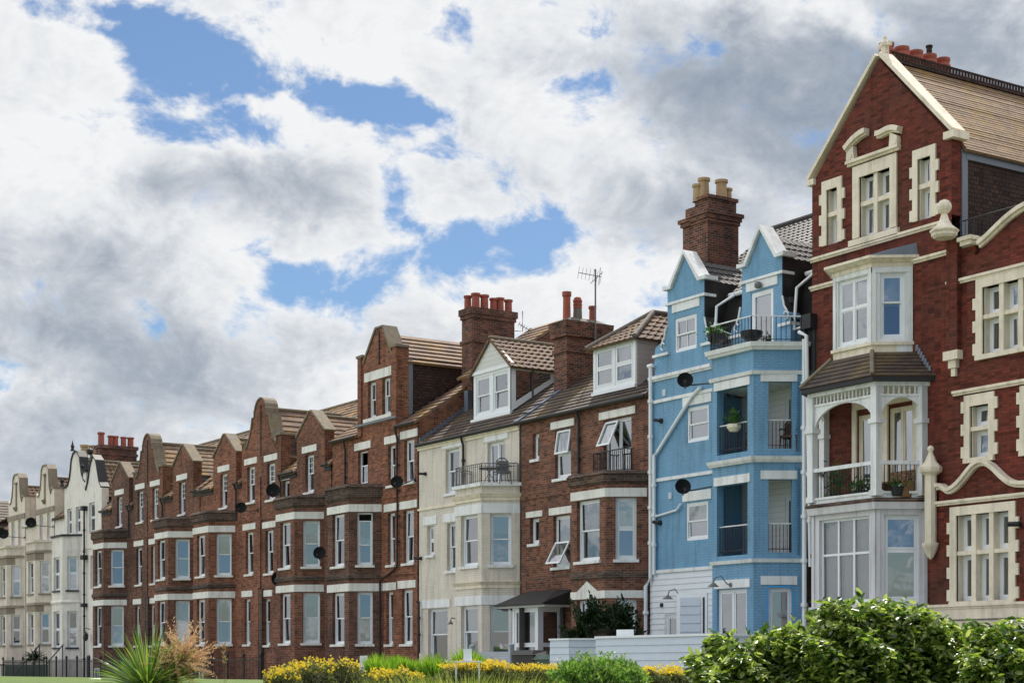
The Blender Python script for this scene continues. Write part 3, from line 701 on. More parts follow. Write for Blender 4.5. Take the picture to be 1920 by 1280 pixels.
    mainroof(root, X0, X1, ze, yr, zr, 'brown_tile', cuts=(gx, sx))
    MM = (ze, yr, zr)
    if s_ < 0 or True:
        crossroof_half(root, cg, s_, 2.05, 10.15 + dz * .5, 12.6, .4, MM)
    crossroof(root, sg - 1.22, sg + 1.22, 10.3 + dz, 11.6 + dz, .3, MM, 'brown_tile')
    # gutters and pipes between the gables
    ends = sorted([X0, *gx, *sx, X1])
    gl = MB()
    for a, bb in ((ends[0], ends[1]), (ends[2], ends[3]), (ends[4], ends[5])):
        if bb - a > .3: gl.tube([(a + .05, -.2, ze - .1), (bb - .05, -.2, ze - .1)], .06, 8); gl.fb(y0, a, bb, ze - .32, ze - .16, 0, .05)
    gl.build_each('gutter', 'black_paint', root)
    q = ends[2] + .15
    downpipe(root, [(q, -.2, ze - .15), (q, -.09, ze - .45), (q, -.09, 7.6 + dz)])
    return root
def crossroof_half(root, cg, s_, hw, ze, zr, y0, main):
    me, yr, mz = main; k = (mz - me) / yr; ye, yy = min((ze - me) / k + .05, yr), min((zr - me) / k + .05, yr)
    m = MB(); xe = cg + s_ * (hw + .1)
    if s_ > 0: m.slope((xe, y0, ze), (xe, ye, ze), (cg, yy, zr), (cg, y0, zr), .36, .045)
    else: m.slope((xe, ye, ze), (xe, y0, ze), (cg, y0, zr), (cg, yy, zr), .36, .045)
    r = m.build('dormer_roof', 'brown_tile', root)
    q = MB(); q.tube([(cg + s_ * .04, y0, zr + .03), (cg + s_ * .04, yy, zr + .03)], .08, 8); q.build('ridge_tiles', 'mossy_stone', r)
    c = MB(); x = cg + s_ * (hw - .05); c.poly(XF(x), [(y0, me), (y0, ze), (ye, ze), (y0 + .03, me)], -.03, .03); c.build_each('dormer_cheek', 'lead', root)

brick_house(0, 'red brick terraced house joined to the white rendered one, leftmost of the brick row', -92.55, -85.55, -85.55, -1, .2, (-91.05, -89.3), -89.65, mat='terrace_brick_dark')
brick_house(1, 'red brick house with right half of the far shaped gable, small gable to its right', -85.55, -78.5, -85.55, 1, .18, (-81.8, -80.05), -80.7)
brick_house(2, 'red brick house with left half of the nearer shaped gable, dish on upper wall', -78.5, -71.4, -71.4, -1, .1, (-76.8, -74.95), -75.5, mat='terrace_brick_orange')
brick_house(3, 'red brick house with right half of the nearer shaped gable, dish on its bay balcony', -71.4, -64.3, -71.4, 1, .04, (-67.5, -65.72), -66.3, smallwin=-68.75)

def t_house():
    X0, X1 = -64.3, -57.0
    root = thing('brick_terraced_house', 'red brick house with one tall pointed dormer of two windows, beside the cream painted house', 'house', ((X0 + X1) / 2, 0, 0), 'red brick terraced houses with shaped gables')
    B, DX = 1.1, .72; bay = (-63.2, -59.93, .7, B); fB, fR, fL, L = bay_frames(*bay); y0 = YF(0); ze, yr, zr = 10.35, 4.8, 13.45
    H = []; W = lambda *a, **k: H.append(window(root, y0, *a, **k))
    W(-61.95, -61.1, 8.05, 9.62, inside='dark', sill=None, openu=.5); W(-59.4, -58.82, 8.0, 9.6, sill='lintel_paint', inside='dark'); W(-58.1, -57.3, 8.0, 9.66, sill='lintel_paint', inside='curtains')
    W(-59.43, -58.85, 4.87, 6.93, sill='lintel_paint', inside='dnet'); W(-58.16, -57.34, 4.87, 6.93, sill='lintel_paint', inside='dark')
    W(-59.55, -59.0, 1.74, 3.82, sill='lintel_paint', inside='dnet'); W(-58.3, -57.45, 1.74, 3.85, sill='lintel_paint', inside='dnet')
    W(-61.08, -60.42, 10.88, 12.32, grid=(2, 1), inside='dark'); W(-59.88, -59.22, 10.88, 12.32, grid=(2, 1), inside='dark')
    m = MB(); rect = lambda h: [(h[0], h[2]), (h[0], h[3]), (h[1], h[3]), (h[1], h[2])]
    m.wall(y0, X0, X1, 0, 10.2, [h for h in H if h[3] < 10] + [(-63.1, -60.05, .05, 7.5)])
    m.wall(y0, X0, -61.85, 10.2, ze); m.wall(y0, -58.62, X1, 10.2, ze)
    ga = [(-61.85, 10.2), (-58.62, 10.2), (-58.62, 13.4), (-59.15, 13.4), (-59.15, 13.2), (-59.85, 14.35), (-60.35, 14.35), (-61.3, 13.2), (-61.3, 13.4), (-61.85, 13.4)]
    m.poly(y0, ga, -.5, .01, [rect(h) for h in H if h[3] > 10])
    shell(m, X0 + .003, X1 - .003, ze, yr, zr)
    m.fb(y0, X0 + .01, X1 - .01, 7.5, 7.64, 0, .03); m.fb(y0, -60, X1 - .01, 4.45, 4.6, 0, .05)
    m.fb(y0, -61.85, -61.55, 10.2, 13.4, 0, .08); m.fb(y0, -58.92, -58.62, 10.2, 13.4, 0, .08)
    m.build('wall', 'terrace_brick_orange', root)
    c = MB(); cop_path(c, y0, [(-61.42, 13.12), (-60.37, 14.37), (-59.83, 14.37), (-59.03, 13.12)], -.6, .06, .1)
    c.box(-61.92, -61.38, -.12, .5, 13.4, 13.5); c.box(-59.1, -58.56, -.12, .5, 13.4, 13.5); c.build_each('coping', 'mossy_stone', root)
    c = MB(); c.box(-60.14, -60.06, -.06, -.0, 12.95, 14.25); c.build_each('gable_pier', 'weathered_brick', root)
    l = MB()
    for h in H:
        if h[3] < 10: l.fb(y0, h[0] - .27, min(h[1] + .27, X1 - .03), h[3] + .06, h[3] + .36, -.05, .035)
    l.fb(y0, -61.35, -59.1, 12.36, 12.72, -.05, .035); l.fb(y0, -61.4, -59.05, 10.72, 10.86, -.1, .07)
    bayband(l, bay, 3.87, 4.18, .03); bayband(l, bay, 7.03, 7.33, .03); l.build_each('lintel', 'lintel_paint', root)
    hb, hr, hl = [], [], []
    for (z0, z1, ia, ib) in ((1.76, 3.84, 'dnet', 'green'), (4.9, 7.0, 'dark', 'dark')):
        hb.append(window(root, fB, -62.08, -61.03, z0, z1, sill='lintel_paint', inside=ia))
        hr.append(window(root, fR, L * .25, L * .25 + .62 * 1.0, z0, z1, sill='lintel_paint', inside=ib, openu=.25 if z0 > 4 else 0))
        hl.append(window(root, fL, L * .25, L * .25 + .62, z0, z1, inside='net'))
    b = MB(); b.wall(fB, -62.5, -60.63, 0, 8.0, hb, .2); b.wall(fR, 0, L, 0, 8.0, hr, .2); b.wall(fL, 0, L, 0, 8.0, hl, .2); b.plan(ring(*bay, -.012), 7.5, 7.7)
    b.build('bay', 'terrace_brick_dark', root)
    p = MB(); bayband(p, bay, 7.5, 7.62, .0, .1); bayband(p, bay, 7.62, 8.0, .10); bayband(p, bay, 8.0, 8.14, .17, .06)
    bayband(p, bay, 4.32, 4.4, .0, .07); bayband(p, bay, 4.4, 4.52, .07); bayband(p, bay, 4.52, 4.6, .07, .0); p.build_each('parapet', 'weathered_brick', root)
    mainroof(root, X0, X1, ze, yr, zr, 'brown_tile', course=.36, th=.045, cuts=((-61.9, -58.6),))
    # the tall dormer runs back past the ridge, its sides hung with tiles
    c = MB()
    for x in (-61.72, -58.72): c.poly(XF(x), [(.4, ze), (.4, 13.0), (4.4, 13.0), (4.4, ze + 2.6)], -.03, .03)
    c.build_each('dormer_cheek', 'tile_hanging', root)
    m = MB(); m.slope((-58.56, .4, 12.83), (-58.56, 5.2, 12.83), (-60.2, 5.2, 14.2), (-60.2, .4, 14.2), .3, .05); m.slope((-61.84, 5.2, 12.83), (-61.84, .4, 12.83), (-60.2, .4, 14.2), (-60.2, 5.2, 14.2), .3, .05)
    m.build('dormer_roof', 'brown_tile', root)
    f = MB(); f.box(-58.7, -58.62, .5, .68, ze, 13.0); f.tube([(-61.9, -.14, 10.62), (-58.5, -.14, 10.62)], .05, 6); f.build_each('lead_flashing', 'lead', root)
    gutter(root, X0 + .05, -61.95, ze - .1); gutter(root, -58.55, X1 - .05, ze - .1)
    downpipe(root, [(-62.95, -.18, ze - .1), (-62.95, -.08, ze - .5), (-62.95, -.08, 8.1)])
    downpipe(root, [(-58.55, -.18, ze - .1), (-58.5, -.09, ze - .6), (-58.5, -.09, 4.75), (-59.85, -.12, 4.25), (-59.85, -.12, .1)])
    downpipe(root, [(-64.2, -.12, 7.9), (-64.2, -.12, .3)], r=.06)
    # stack on the party wall
    s = MB(); s.box(-57.4, -56.6, 2.2, 4.15, 10.9, 14.45); s.box(-57.46, -56.54, 2.14, 4.21, 13.5, 13.62); s.box(-57.45, -56.55, 2.15, 4.2, 14.45, 14.6); s.box(-57.5, -56.5, 2.1, 4.25, 14.6, 14.85)
    st = s.build('chimney', 'chimney_brick', root)
    pots(st, [(-57.2, 2.35, 14.85, .55, .15), (-56.85, 2.5, 14.85, .6, .17), (-56.85, 2.9, 14.85, .58, .17), (-56.85, 3.32, 14.85, .5, .15), (-56.85, 3.62, 14.85, .55, .17), (-56.85, 4.02, 14.85, .52, .16)], 'red_pot')
t_house()

def far_stack(root, X0, X1, Y0, Y1, z0, z1, potl, mat='red_pot', bm='chimney_brick'):
    s = MB(); s.box(X0, X1, Y0, Y1, z0, z1); s.box(X0 - .06, X1 + .06, Y0 - .06, Y1 + .06, z1 - .55, z1 - .4); s.box(X0 - .08, X1 + .08, Y0 - .08, Y1 + .08, z1 - .15, z1 + .06)
    st = s.build('chimney', bm, root); pots(st, [(x, y, z1 + .06, h, r) for x, y, h, r in potl], mat); return st

def white_house():
    X0, X1 = -100.9, -92.6
    root = thing('rendered_terraced_house', 'white rendered house with dark trimmed curved gable and black drainpipe down its front', 'house', ((X0 + X1) / 2, 0, 0))
    B = .9; bay = (-99.35, -95.95, .75, B); fB, fR, fL, L = bay_frames(*bay); y0 = YF(0); ze, yr, zr = 9.8, 5.0, 13.4
    H = []; W = lambda *a, **k: H.append(window(root, y0, *a, **k))
    W(-98.55, -97.75, 8.6, 10.15, style='casement'); W(-97.05, -96.2, 8.6, 10.15, style='casement', inside='blind'); W(-94.75, -93.75, 8.5, 10.2, style='casement', inside='blind')
    W(-94.5, -93.9, 5.3, 7.2, style='casement')
    m = MB(); rect = lambda h: [(h[0], h[2]), (h[0], h[3]), (h[1], h[3]), (h[1], h[2])]
    m.wall(y0, X0, X1, 0, 8.45, [h for h in H if h[3] < 8.4] + [(-99.3, -96.0, .05, 8.3)]); m.wall(y0, X0, -99.05, 8.45, ze)
    g = [(-99.05, 8.45), (-95.2, 8.45), (-95.2, 11.4), (-95.55, 11.55), (-95.95, 11.95), (-96.15, 12.5), (-96.3, 12.95), (-96.6, 13.25), (-97.0, 13.35), (-97.4, 13.25), (-97.7, 12.95), (-97.85, 12.4), (-98.05, 11.9), (-98.4, 11.5), (-98.75, 11.4), (-99.05, 11.4)]
    m.poly(y0, g, -.4, .0, [rect(h) for h in H if h[3] > 9 and h[1] < -95.2])
    g2 = [(-95.2, 8.45), (X1, 8.45), (X1, 10.9), (-92.95, 11.2), (-93.55, 12.5), (-94.0, 12.8), (-94.4, 12.4), (-94.85, 11.4), (-95.2, 10.95)]
    m.poly(y0, g2, -.4, .0, [rect(h) for h in H if h[3] > 9 and h[0] > -95.2])
    shell(m, X0 + .003, X1 - .003, ze, yr, zr); m.fb(y0, -95.55, -95.05, 11.2, 12.0, -.5, .06)
    m.fb(y0, -95.9, X1 - .02, 7.6, 7.75, 0, .05)
    m.build('wall', 'white_render', root)
    c = MB(); cop_path(c, y0, [(p[0], p[1]) for p in g[2:]][::-1], -.45, .07, .1); cop_path(c, y0, g2[2:][::-1], -.45, .07, .09)
    c.box(-95.65, -94.95, -.15, .6, 12.0, 12.12); c.lathe((-97.0, -.2, 13.4), [(.14, 0), (.08, .15), (.12, .26), (.07, .36), (.03, .5), (.01, .62)], 8)
    c.lathe((-95.3, -.2, 12.12), [(.12, 0), (.07, .1), (.13, .22), (.02, .4)], 8); c.lathe((-94.0, -.2, 12.85), [(.06, 0), (.2, .12), (.2, .28), (.05, .42)], 10); c.lathe((-98.9, -.2, 11.5), [(.16, 0), (.08, .2), (.14, .35), (.02, .55)], 8)
    c.build_each('coping', 'black_paint', root)
    hb, hr, hl = [], [], []
    for z0, z1, k in ((2.0, 4.1, 'dnet'), (5.3, 7.25, 'dark')):
        hb.append(window(root, fB, -98.3, -97.2, z0, z1, style='casement', inside=k, sill='black_paint')); hr.append(window(root, fR, L * .25, L * .25 + .62, z0, z1, style='casement', sill='black_paint')); hl.append(window(root, fL, L * .25, L * .25 + .6, z0, z1, style='casement', inside='net'))
    b = MB(); b.wall(fB, -98.6, -96.7, 0, 8.4, hb); b.wall(fR, 0, L, 0, 8.4, hr); b.wall(fL, 0, L, 0, 8.4, hl); b.plan(ring(*bay, -.012), 8.2, 8.4); bayband(b, bay, 4.45, 4.62, .0, .08); bayband(b, bay, 4.62, 4.75, .08, .0)
    b.build('bay', 'white_render', root)
    p = MB(); bayband(p, bay, 8.4, 8.52, .08); p.build_each('parapet', 'black_paint', root)
    mainroof(root, X0, X1, ze, yr, zr, 'pantile', roll=.3, cuts=((-99.05, X1),)); M = (ze, yr, zr)
    crossroof(root, -98.8, -95.4, 11.0, 12.9, .3, M, 'pantile', roll=.3, cheek='black_paint'); crossroof(root, -95.1, -92.8, 10.6, 12.3, .3, M, 'pantile', roll=.3, cheek='black_paint')
    gutter(root, X0 + .1, -99.2, ze - .08)
    downpipe(root, [(-95.15, -.14, 9.9), (-95.15, -.14, .1)], r=.055)
    h = MB(); h.box(-95.35, -94.95, -.3, -.02, 9.8, 10.05); h.box(-95.4, -94.9, -.3, -.02, 7.0, 7.25); h.box(-95.35, -94.95, -.3, -.02, 4.3, 4.5); h.build_each('hopper', 'black_paint', root)
    far_stack(root, -100.5, -99.7, 2.4, 4.7, 9.9, 14.2, [(-100.1, 2.6, .78, .2), (-100.1, 3.2, .62, .18), (-100.1, 3.5, .62, .18), (-100.1, 4.0, .6, .18), (-100.1, 4.45, .6, .2)])
    far_stack(root, -105.0, -104.2, 2.9, 4.6, 10, 13.9, [(-104.6, 3.1, .85, .25), (-104.6, 3.7, .85, .26), (-104.6, 4.3, .85, .25)], 'buff_pot')
    l = MB(); l.tube([(-94.4, -.05, 3.0), (-94.4, -.3, 3.1), (-94.4, -.3, 2.8)], .03, 6); l.lathe((-94.4, -.3, 2.35), [(.05, 0), (.14, .1), (.16, .35), (.05, .5)], 6); l.build('wall_lamp', 'black_iron', root)
    r = MB(); 
    for y in (-3.5, -2.2): r.tube([(-97.5, y, .35), (-92.6, y, 2.1)], .035, 6); 
    for x in (-97.3, -95, -92.7):
        for y in (-3.5, -2.2): r.tube([(x, y, 0), (x, y, .35 + (x + 97.5) / 4.9 * 1.75)], .03, 6)
    r.build_each('step_handrail', 'black_iron', root)
white_house()

def cream_gable_house(label, gx, X0, X1, dish=True):
    """gx: middle of the shaped gable"""
    root = thing('rendered_terraced_house', label, 'house', ((X0 + X1) / 2, 0, 0), 'cream rendered houses at the far left')
    B = .9; bx = gx + .1; bay = (bx - 1.55, bx + 1.55, .72, B); fB, fR, fL, L = bay_frames(*bay); y0 = YF(0); ze, yr, zr = 9.75, 5.0, 13.2
    H = []; W = lambda *a, **k: H.append(window(root, y0, *a, **k))
    W(gx - 1.1, gx - .4, 8.55, 10.2, inside='net'); W(gx + .35, gx + 1.0, 8.55, 10.2, inside='dark')
    xr = X1 - .85; W(xr - .35, xr + .35, 5.3, 7.2)
    m = MB(); rect = lambda h: [(h[0], h[2]), (h[0], h[3]), (h[1], h[3]), (h[1], h[2])]
    m.wall(y0, X0, X1, 0, 8.4, [h for h in H if h[3] < 8] + [(bx - 1.5, bx + 1.5, .05, 8.3)]); m.wall(y0, X0, gx - 1.75, 8.4, ze); m.wall(y0, gx + 1.75, X1, 8.4, ze)
    g = [(gx - 1.75, 8.4), (gx + 1.75, 8.4), (gx + 1.75, 11.6), (gx + 1.3, 11.6), (gx + 1.1, 11.3), (gx + .85, 11.7), (gx + .72, 12.3), (gx + .65, 12.85), (gx + .4, 13.1), (gx - .4, 13.1), (gx - .65, 12.85), (gx - .72, 12.3), (gx - .85, 11.8), (gx - 1.15, 11.35), (gx - 1.45, 11.3), (gx - 1.75, 11.6)]
    m.poly(y0, g, -.45, 0, [rect(h) for h in H if h[3] > 9]); shell(m, X0 + .003, X1 - .003, ze, yr, zr)
    m.box(gx + 1.25, gx + 1.745, .45, .8, 9.75, 11.6)
    m.build('wall', 'cream_render', root)
    c = MB(); c.fb(y0, gx - 1.8, gx + 1.8, 10.25, 10.55, 0, .06); cop_path(c, y0, g[3:-1][::-1], -.5, .06, .09); c.fb(y0, gx - .1, gx + .1, 11.0, 12.6, 0, .06); c.fb(y0, gx - .2, gx + .2, 12.5, 12.62, 0, .1)
    c.lathe((gx, -.08, 10.75), [(.02, 0), (.16, .2), (.16, .3)], 8); c.box(gx + 1.2, gx + 1.8, -.08, .85, 11.6, 11.7)
    bayband(c, bay, 7.3, 7.75, .015); bayband(c, bay, 7.75, 7.9, .1, .06); bayband(c, bay, 4.2, 4.6, .015); bayband(c, bay, 4.6, 4.75, .1, .05); c.build_each('trim', 'taupe_stone', root)
    hb, hr, hl = [], [], []
    for z0, z1 in ((2.25, 4.15), (5.3, 7.25)):
        hb.append(window(root, fB, bx - .55, bx + .45, z0, z1, sill='taupe_stone')); hr.append(window(root, fR, L * .25, L * .25 + .62, z0, z1, style='casement', sill='taupe_stone')); hl.append(window(root, fL, L * .25, L * .25 + .62, z0, z1, inside='net'))
    b = MB(); b.wall(fB, bay[0] + .72, bay[1] - .72, 0, 8.4, hb); b.wall(fR, 0, L, 0, 8.4, hr); b.wall(fL, 0, L, 0, 8.4, hl); b.plan(ring(*bay, -.012), 8.2, 8.38); bayband(b, bay, 8.38, 8.52, .12); b.build('bay', 'cream_render', root)
    mainroof(root, X0, X1, ze, yr, zr, 'pantile', roll=.3, cuts=((gx - 1.75, gx + 1.75),)); crossroof(root, gx - 1.6, gx + 1.6, 10.6, 12.4, .3, (ze, yr, zr), 'pantile', roll=.3, cheek='cream_render')
    gutter(root, X0 + .1, gx - 1.85, ze - .08, mat='white_paint'); gutter(root, gx + 1.85, X1 - .1, ze - .08, mat='white_paint')
    return root
cream_gable_house('cream rendered house with a shaped gable, directly left of the white rendered house', -102.7, -106.6, -100.9)
cream_gable_house('cream rendered house with a shaped gable, farthest left in the row', -108.5, -112.4, -106.6)
def far_house():
    root = thing('brick_house', 'orange brick house with a low slate gable at the far left edge of the row', 'house', (-118.3, 0, 0))
    y = YF(-.5); H = [window(root, y, -115.6, -114.6, 8.0, 9.3, style='casement'), window(root, y, -115.6, -114.6, 4.6, 6.4, style='casement')]
    m = MB(); m.wall(y, -124, -112.6, 0, 10.2, H); m.poly(y, [(-116.5, 10.2), (-112.6, 10.2), (-114.55, 11.9)], -.3, 0); m.face([(-112.6, -.5, 0), (-112.6, 9, 0), (-112.6, 9, 10.2), (-112.6, -.5, 10.2)]); m.build('wall', 'terrace_brick', root)
    l = MB(); l.fb(y, -124, -112.6, 9.9, 10.15, 0, .12); l.fb(y, -124, -112.6, 6.9, 7.1, 0, .08); l.build_each('trim', 'white_paint', root)
    r = MB(); r.slope((-124.2, -.7, 10.0), (-112.5, -.7, 10.0), (-112.5, 5, 13), (-124.2, 5, 13), .3, .03); r.build('roof', 'slate_tile', root)
    r = MB(); r.slope((-112.3, -.7, 10.0), (-112.3, 3.5, 10.0), (-114.55, 3.5, 12), (-114.55, -.7, 12), .3, .03); r.slope((-116.8, 3.5, 10.0), (-116.8, -.7, 10.0), (-114.55, -.7, 12), (-114.55, 3.5, 12), .3, .03); r.build('gable_roof', 'slate_tile', root)
far_house()

def cream_house():
    X0, X1 = -56.98, -49.85
    root = thing('painted_terraced_house', 'cream painted brick house with iron balcony rail over its bay and glass-sided dormer', 'house', ((X0 + X1) / 2, 0, 0))
    B = 1.1; bay = (-53.15, -49.87, .75, B); fB, fR, fL, L = bay_frames(*bay); y0 = YF(0); ze, yr, zr = 9.42, 5.2, 13.0
    H = []; W = lambda *a, **k: H.append(window(root, y0, *a, **k))
    W(-54.95, -53.95, 7.3, 8.95, sill='white_paint', inside='net'); W(-52.0, -50.85, 7.3, 8.88, style='pair', inside='dark')
    W(-56.32, -55.82, 5.08, 6.2, style='casement', sill='white_paint', inside='dark'); W(-54.85, -54.1, 4.42, 6.2, sill='white_paint', inside='dark')
    W(-56.25, -54.8, 1.0, 3.05, style='sash', inside='dark', zm=.52)
    m = MB(); m.wall(y0, X0, X1, 0, ze, H + [(-53.05, -49.95, .05, 7.1)])
    shell(m, X0 + .003, X1 - .003, ze, yr, zr); m.build('wall', 'cream_painted_brick', root)
    t = MB(); t.fb(y0, X0 + .01, X1 - .01, 9.12, 9.22, 0, .06); t.fb(y0, X0 + .01, X1 - .01, 9.22, 9.36, 0, .13); t.fb(y0, X0 + .01, -53.2, 6.82, 6.9, 0, .05); bayband(t, bay, 3.6, 3.7, .04); bayband(t, bay, 3.7, 3.82, .04, .12); bayband(t, bay, 6.66, 6.76, .05); bayband(t, bay, 6.76, 6.9, .07, .14)
    t.build_each('cornice', 'cream_stone', root)
    l = MB()
    for h in H:
        if h[1] - h[0] > 1.3: l.fb(y0, -56.7, -54.6, 3.08, 3.38, -.05, .035)
        else: l.fb(y0, h[0] - .25, h[1] + .25, h[3] + .04, h[3] + .36, -.05, .035)
    bayband(l, bay, 3.02, 3.34, .03); bayband(l, bay, 6.22, 6.55, .03); bayband(l, bay, 7.16, 7.28, .12); l.build_each('lintel', 'white_paint', root)
    hb, hr, hl = [], [], []
    for z0, z1, a, b_ in ((1.15, 3.0, 'net', 'full'), (4.4, 6.2, 'dark', 'full')):
        hb.append(window(root, fB, -52.02, -50.88, z0, z1, sill='white_paint', inside=a)); hr.append(window(root, fR, L * .22, L * .78, z0, z1, sill='white_paint', inside='blind' if z0 > 4 else 'full')); hl.append(window(root, fL, L * .22, L * .78, z0, z1, inside='net'))
    b = MB(); b.wall(fB, -52.4, -50.62, 0, 7.16, hb); b.wall(fR, 0, L, 0, 7.16, hr); b.wall(fL, 0, L, 0, 7.16, hl); b.plan(ring(*bay, -.012), 7.0, 7.17); b.build('bay', 'cream_painted_brick', root)
    rp = [(bay[0] + .1, -.05), (-52.35, -B + .0), (-50.65, -B + .0), (bay[1] - .05, -.05)]
    railing(root, rp, 7.28, 7.95, 'grey_iron', .13); railing(root, rp, 7.28, 7.86, 'grey_iron', 5, .008, .012)
    mainroof(root, X0, X1, ze, yr, zr, 'slate_tile', course=.3, th=.03); gutter(root, X0 + .05, X1 - .05, ze - .1)
    M = (ze, yr, zr)
    downpipe(root, [(-53.55, -.2, ze - .1), (-53.55, -.08, ze - .45), (-53.55, -.08, 7.3)])
    downpipe(root, [(-56.93, -.1, 3.35), (-56.75, -.12, 3.35), (-56.72, -.12, 1.45), (-56.6, -.2, 1.4)])
    # dormer: glazed side towards the neighbour
    a0, a1, yd, zb, zt, zp = -54.3, -51.66, .8, 10.05, 11.68, 12.86; fd = YF(yd)
    k = (zr - ze) / yr; yb2 = (zt - ze) / k
    w1 = window(root, fd, a0 + .22, a0 + 1.2, zb + .12, zt - .1, rec=.03, inside='half'); w2 = window(root, fd, a0 + 1.42, a1 - .2, zb + .12, zt - .1, rec=.03, inside='half')
    d = MB(); d.wall(fd, a0, a1, zb, zt, [w1, w2], .1)
    d.fb(fd, a0 - .02, a1 + .02, zt, zt + .12, -.1, .06); d.fb(fd, a0 - .04, a1 + .04, zb - .1, zb, -.1, .08)
    fs = XF(a1)
    # side wall: frame round a sloping pane
    d.poly(fs, [(yd, zb), (yd, zt), (yb2, zt)], -.06, .0, [[(yd + .2, zb + .38), (yd + .2, zt - .12), (yb2 - .75, zt - .12), (yb2 - .75, zt - .3)]])
    d.poly(XF(a0), [(yd, zb), (yd, zt), (yb2, zt)], -.0, .06); dd = d.build('dormer', 'plastic_white', root)
    g = MB(); g.poly(fs, [(yd + .2, zb + .38), (yd + .2, zt - .12), (yb2 - .75, zt - .12), (yb2 - .75, zt - .3)], -.04, -.03); g.build('side_pane', 'glass', dd)
    gp = MB(); gp.poly(fd, [(a0 - .05, zt + .12), (a1 + .05, zt + .12), ((a0 + a1) / 2, zp)], -.1, .03); gp.build('dormer_gable', 'porch_boarding', root)
    crossroof(root, a0 - .05, a1 + .05, zt + .05, zp + .03, yd - .12, M, 'pantile', roll=.28, cheek=None, course=.3)
    # rear roof standing higher than the front one, brick end gable
    q = MB(); q.slope((X0 + .2, 1.6, 12.0), (-54.4, 1.6, 12.0), (-54.4, 5.1, 14.35), (X0 + .2, 5.1, 14.35), .34, .04); r = q.build('rear_roof', 'brown_tile', root)
    q = MB(); q.poly(XF(-54.45), [(1.6, 11.2), (5.1, 11.2), (8.5, 11.2), (5.1, 14.25), (1.6, 11.92)], -.2, 0); q.build('rear_gable', 'chimney_brick', root)
    f = MB(); f.box(X0 + .0, X0 + .3, 0, 0.1, ze, ze + .05)
    for i in range(14):
        y = i * .16; z = ze + k * y; f.box(X0 + .02, X0 + .07, y, y + .15, z + .02, z + .22)
    f.box(X0 + .07, X0 + .35, 2.0, 2.3, 10.8, 11.6); f.build_each('lead_flashing', 'lead', root)
    l = MB(); l.tube([(-54.05, -.04, 2.62), (-54.05, -.28, 2.66), (-54.05, -.32, 2.55)], .02, 6); l.lathe((-54.05, -.32, 2.42), [(.1, 0), (.09, .05), (.02, .14)], 8); l.build('wall_lamp', 'grey_iron', root)
    for z, x in ((8.2, -56.4), (5.0, -56.75)):
        l = MB(); l.lathe((x, -.02, z), [(.08, 0), (.06, .05)], 8, (0, -1, 0)); l.tube([(x, -.06, z), (x - .22, -.2, z + .02)], .05, 8); l.build('camera', 'black_paint', root)
    # stack between this house and the brown brick one
    s = MB(); s.box(-50.25, -49.45, 1.7, 2.95, 10.2, 12.5); s.box(-50.3, -49.4, 1.65, 3.0, 11.95, 12.1)
    s.plan([(-50.33, 1.6), (-49.35, 1.6), (-49.35, 3.6), (-50.33, 3.6)], 12.5, 13.05, [(-50.4, 1.55), (-49.28, 1.55), (-49.28, 3.65), (-50.4, 3.65)])
    st = s.build('chimney', 'chimney_brick', root)
    q = MB(); q.plan([(-50.3, 1.6), (-49.4, 1.6), (-49.4, 3.6), (-50.3, 3.6)], 13.05, 13.25, [(-50.0, 2.0), (-49.7, 2.0), (-49.7, 3.2), (-50.0, 3.2)]); q.build('flaunching', 'grey_stone', st)
    pots(st, [(-49.85, 1.98, 13.15, 1.0, .15), (-49.85, 3.1, 13.15, .62, .13)], 'red_pot')
    c = MB(); c.lathe((-49.85, 2.45, 13.15), [(.17, 0), (.15, .45)], 10); c.build('pot_base', 'grey_stone', st)
    c = MB(); c.lathe((-49.85, 2.45, 13.6), [(.15, 0), (.16, .05), (.15, .1), (.17, .15), (.15, .2), (.17, .28), (.15, .33), (.12, .4), (.05, .44)], 12); c.build('chimney_pot', 'red_pot', st)
    return st
cream_house()

def boards(m, fr, a0, a1, z0, z1, h=.17):
    n = max(1, round((z1 - z0) / h)); hh = (z1 - z0) / n
    for k in range(n): m.hexa([fr.pt(a0, z0 + k * hh, .028), fr.pt(a1, z0 + k * hh, .028), fr.pt(a1, z0 + k * hh, 0), fr.pt(a0, z0 + k * hh, 0), fr.pt(a0, z0 + (k + 1) * hh - .004, .008), fr.pt(a1, z0 + (k + 1) * hh - .004, .008), fr.pt(a1, z0 + (k + 1) * hh - .004, 0), fr.pt(a0, z0 + (k + 1) * hh - .004, 0)])

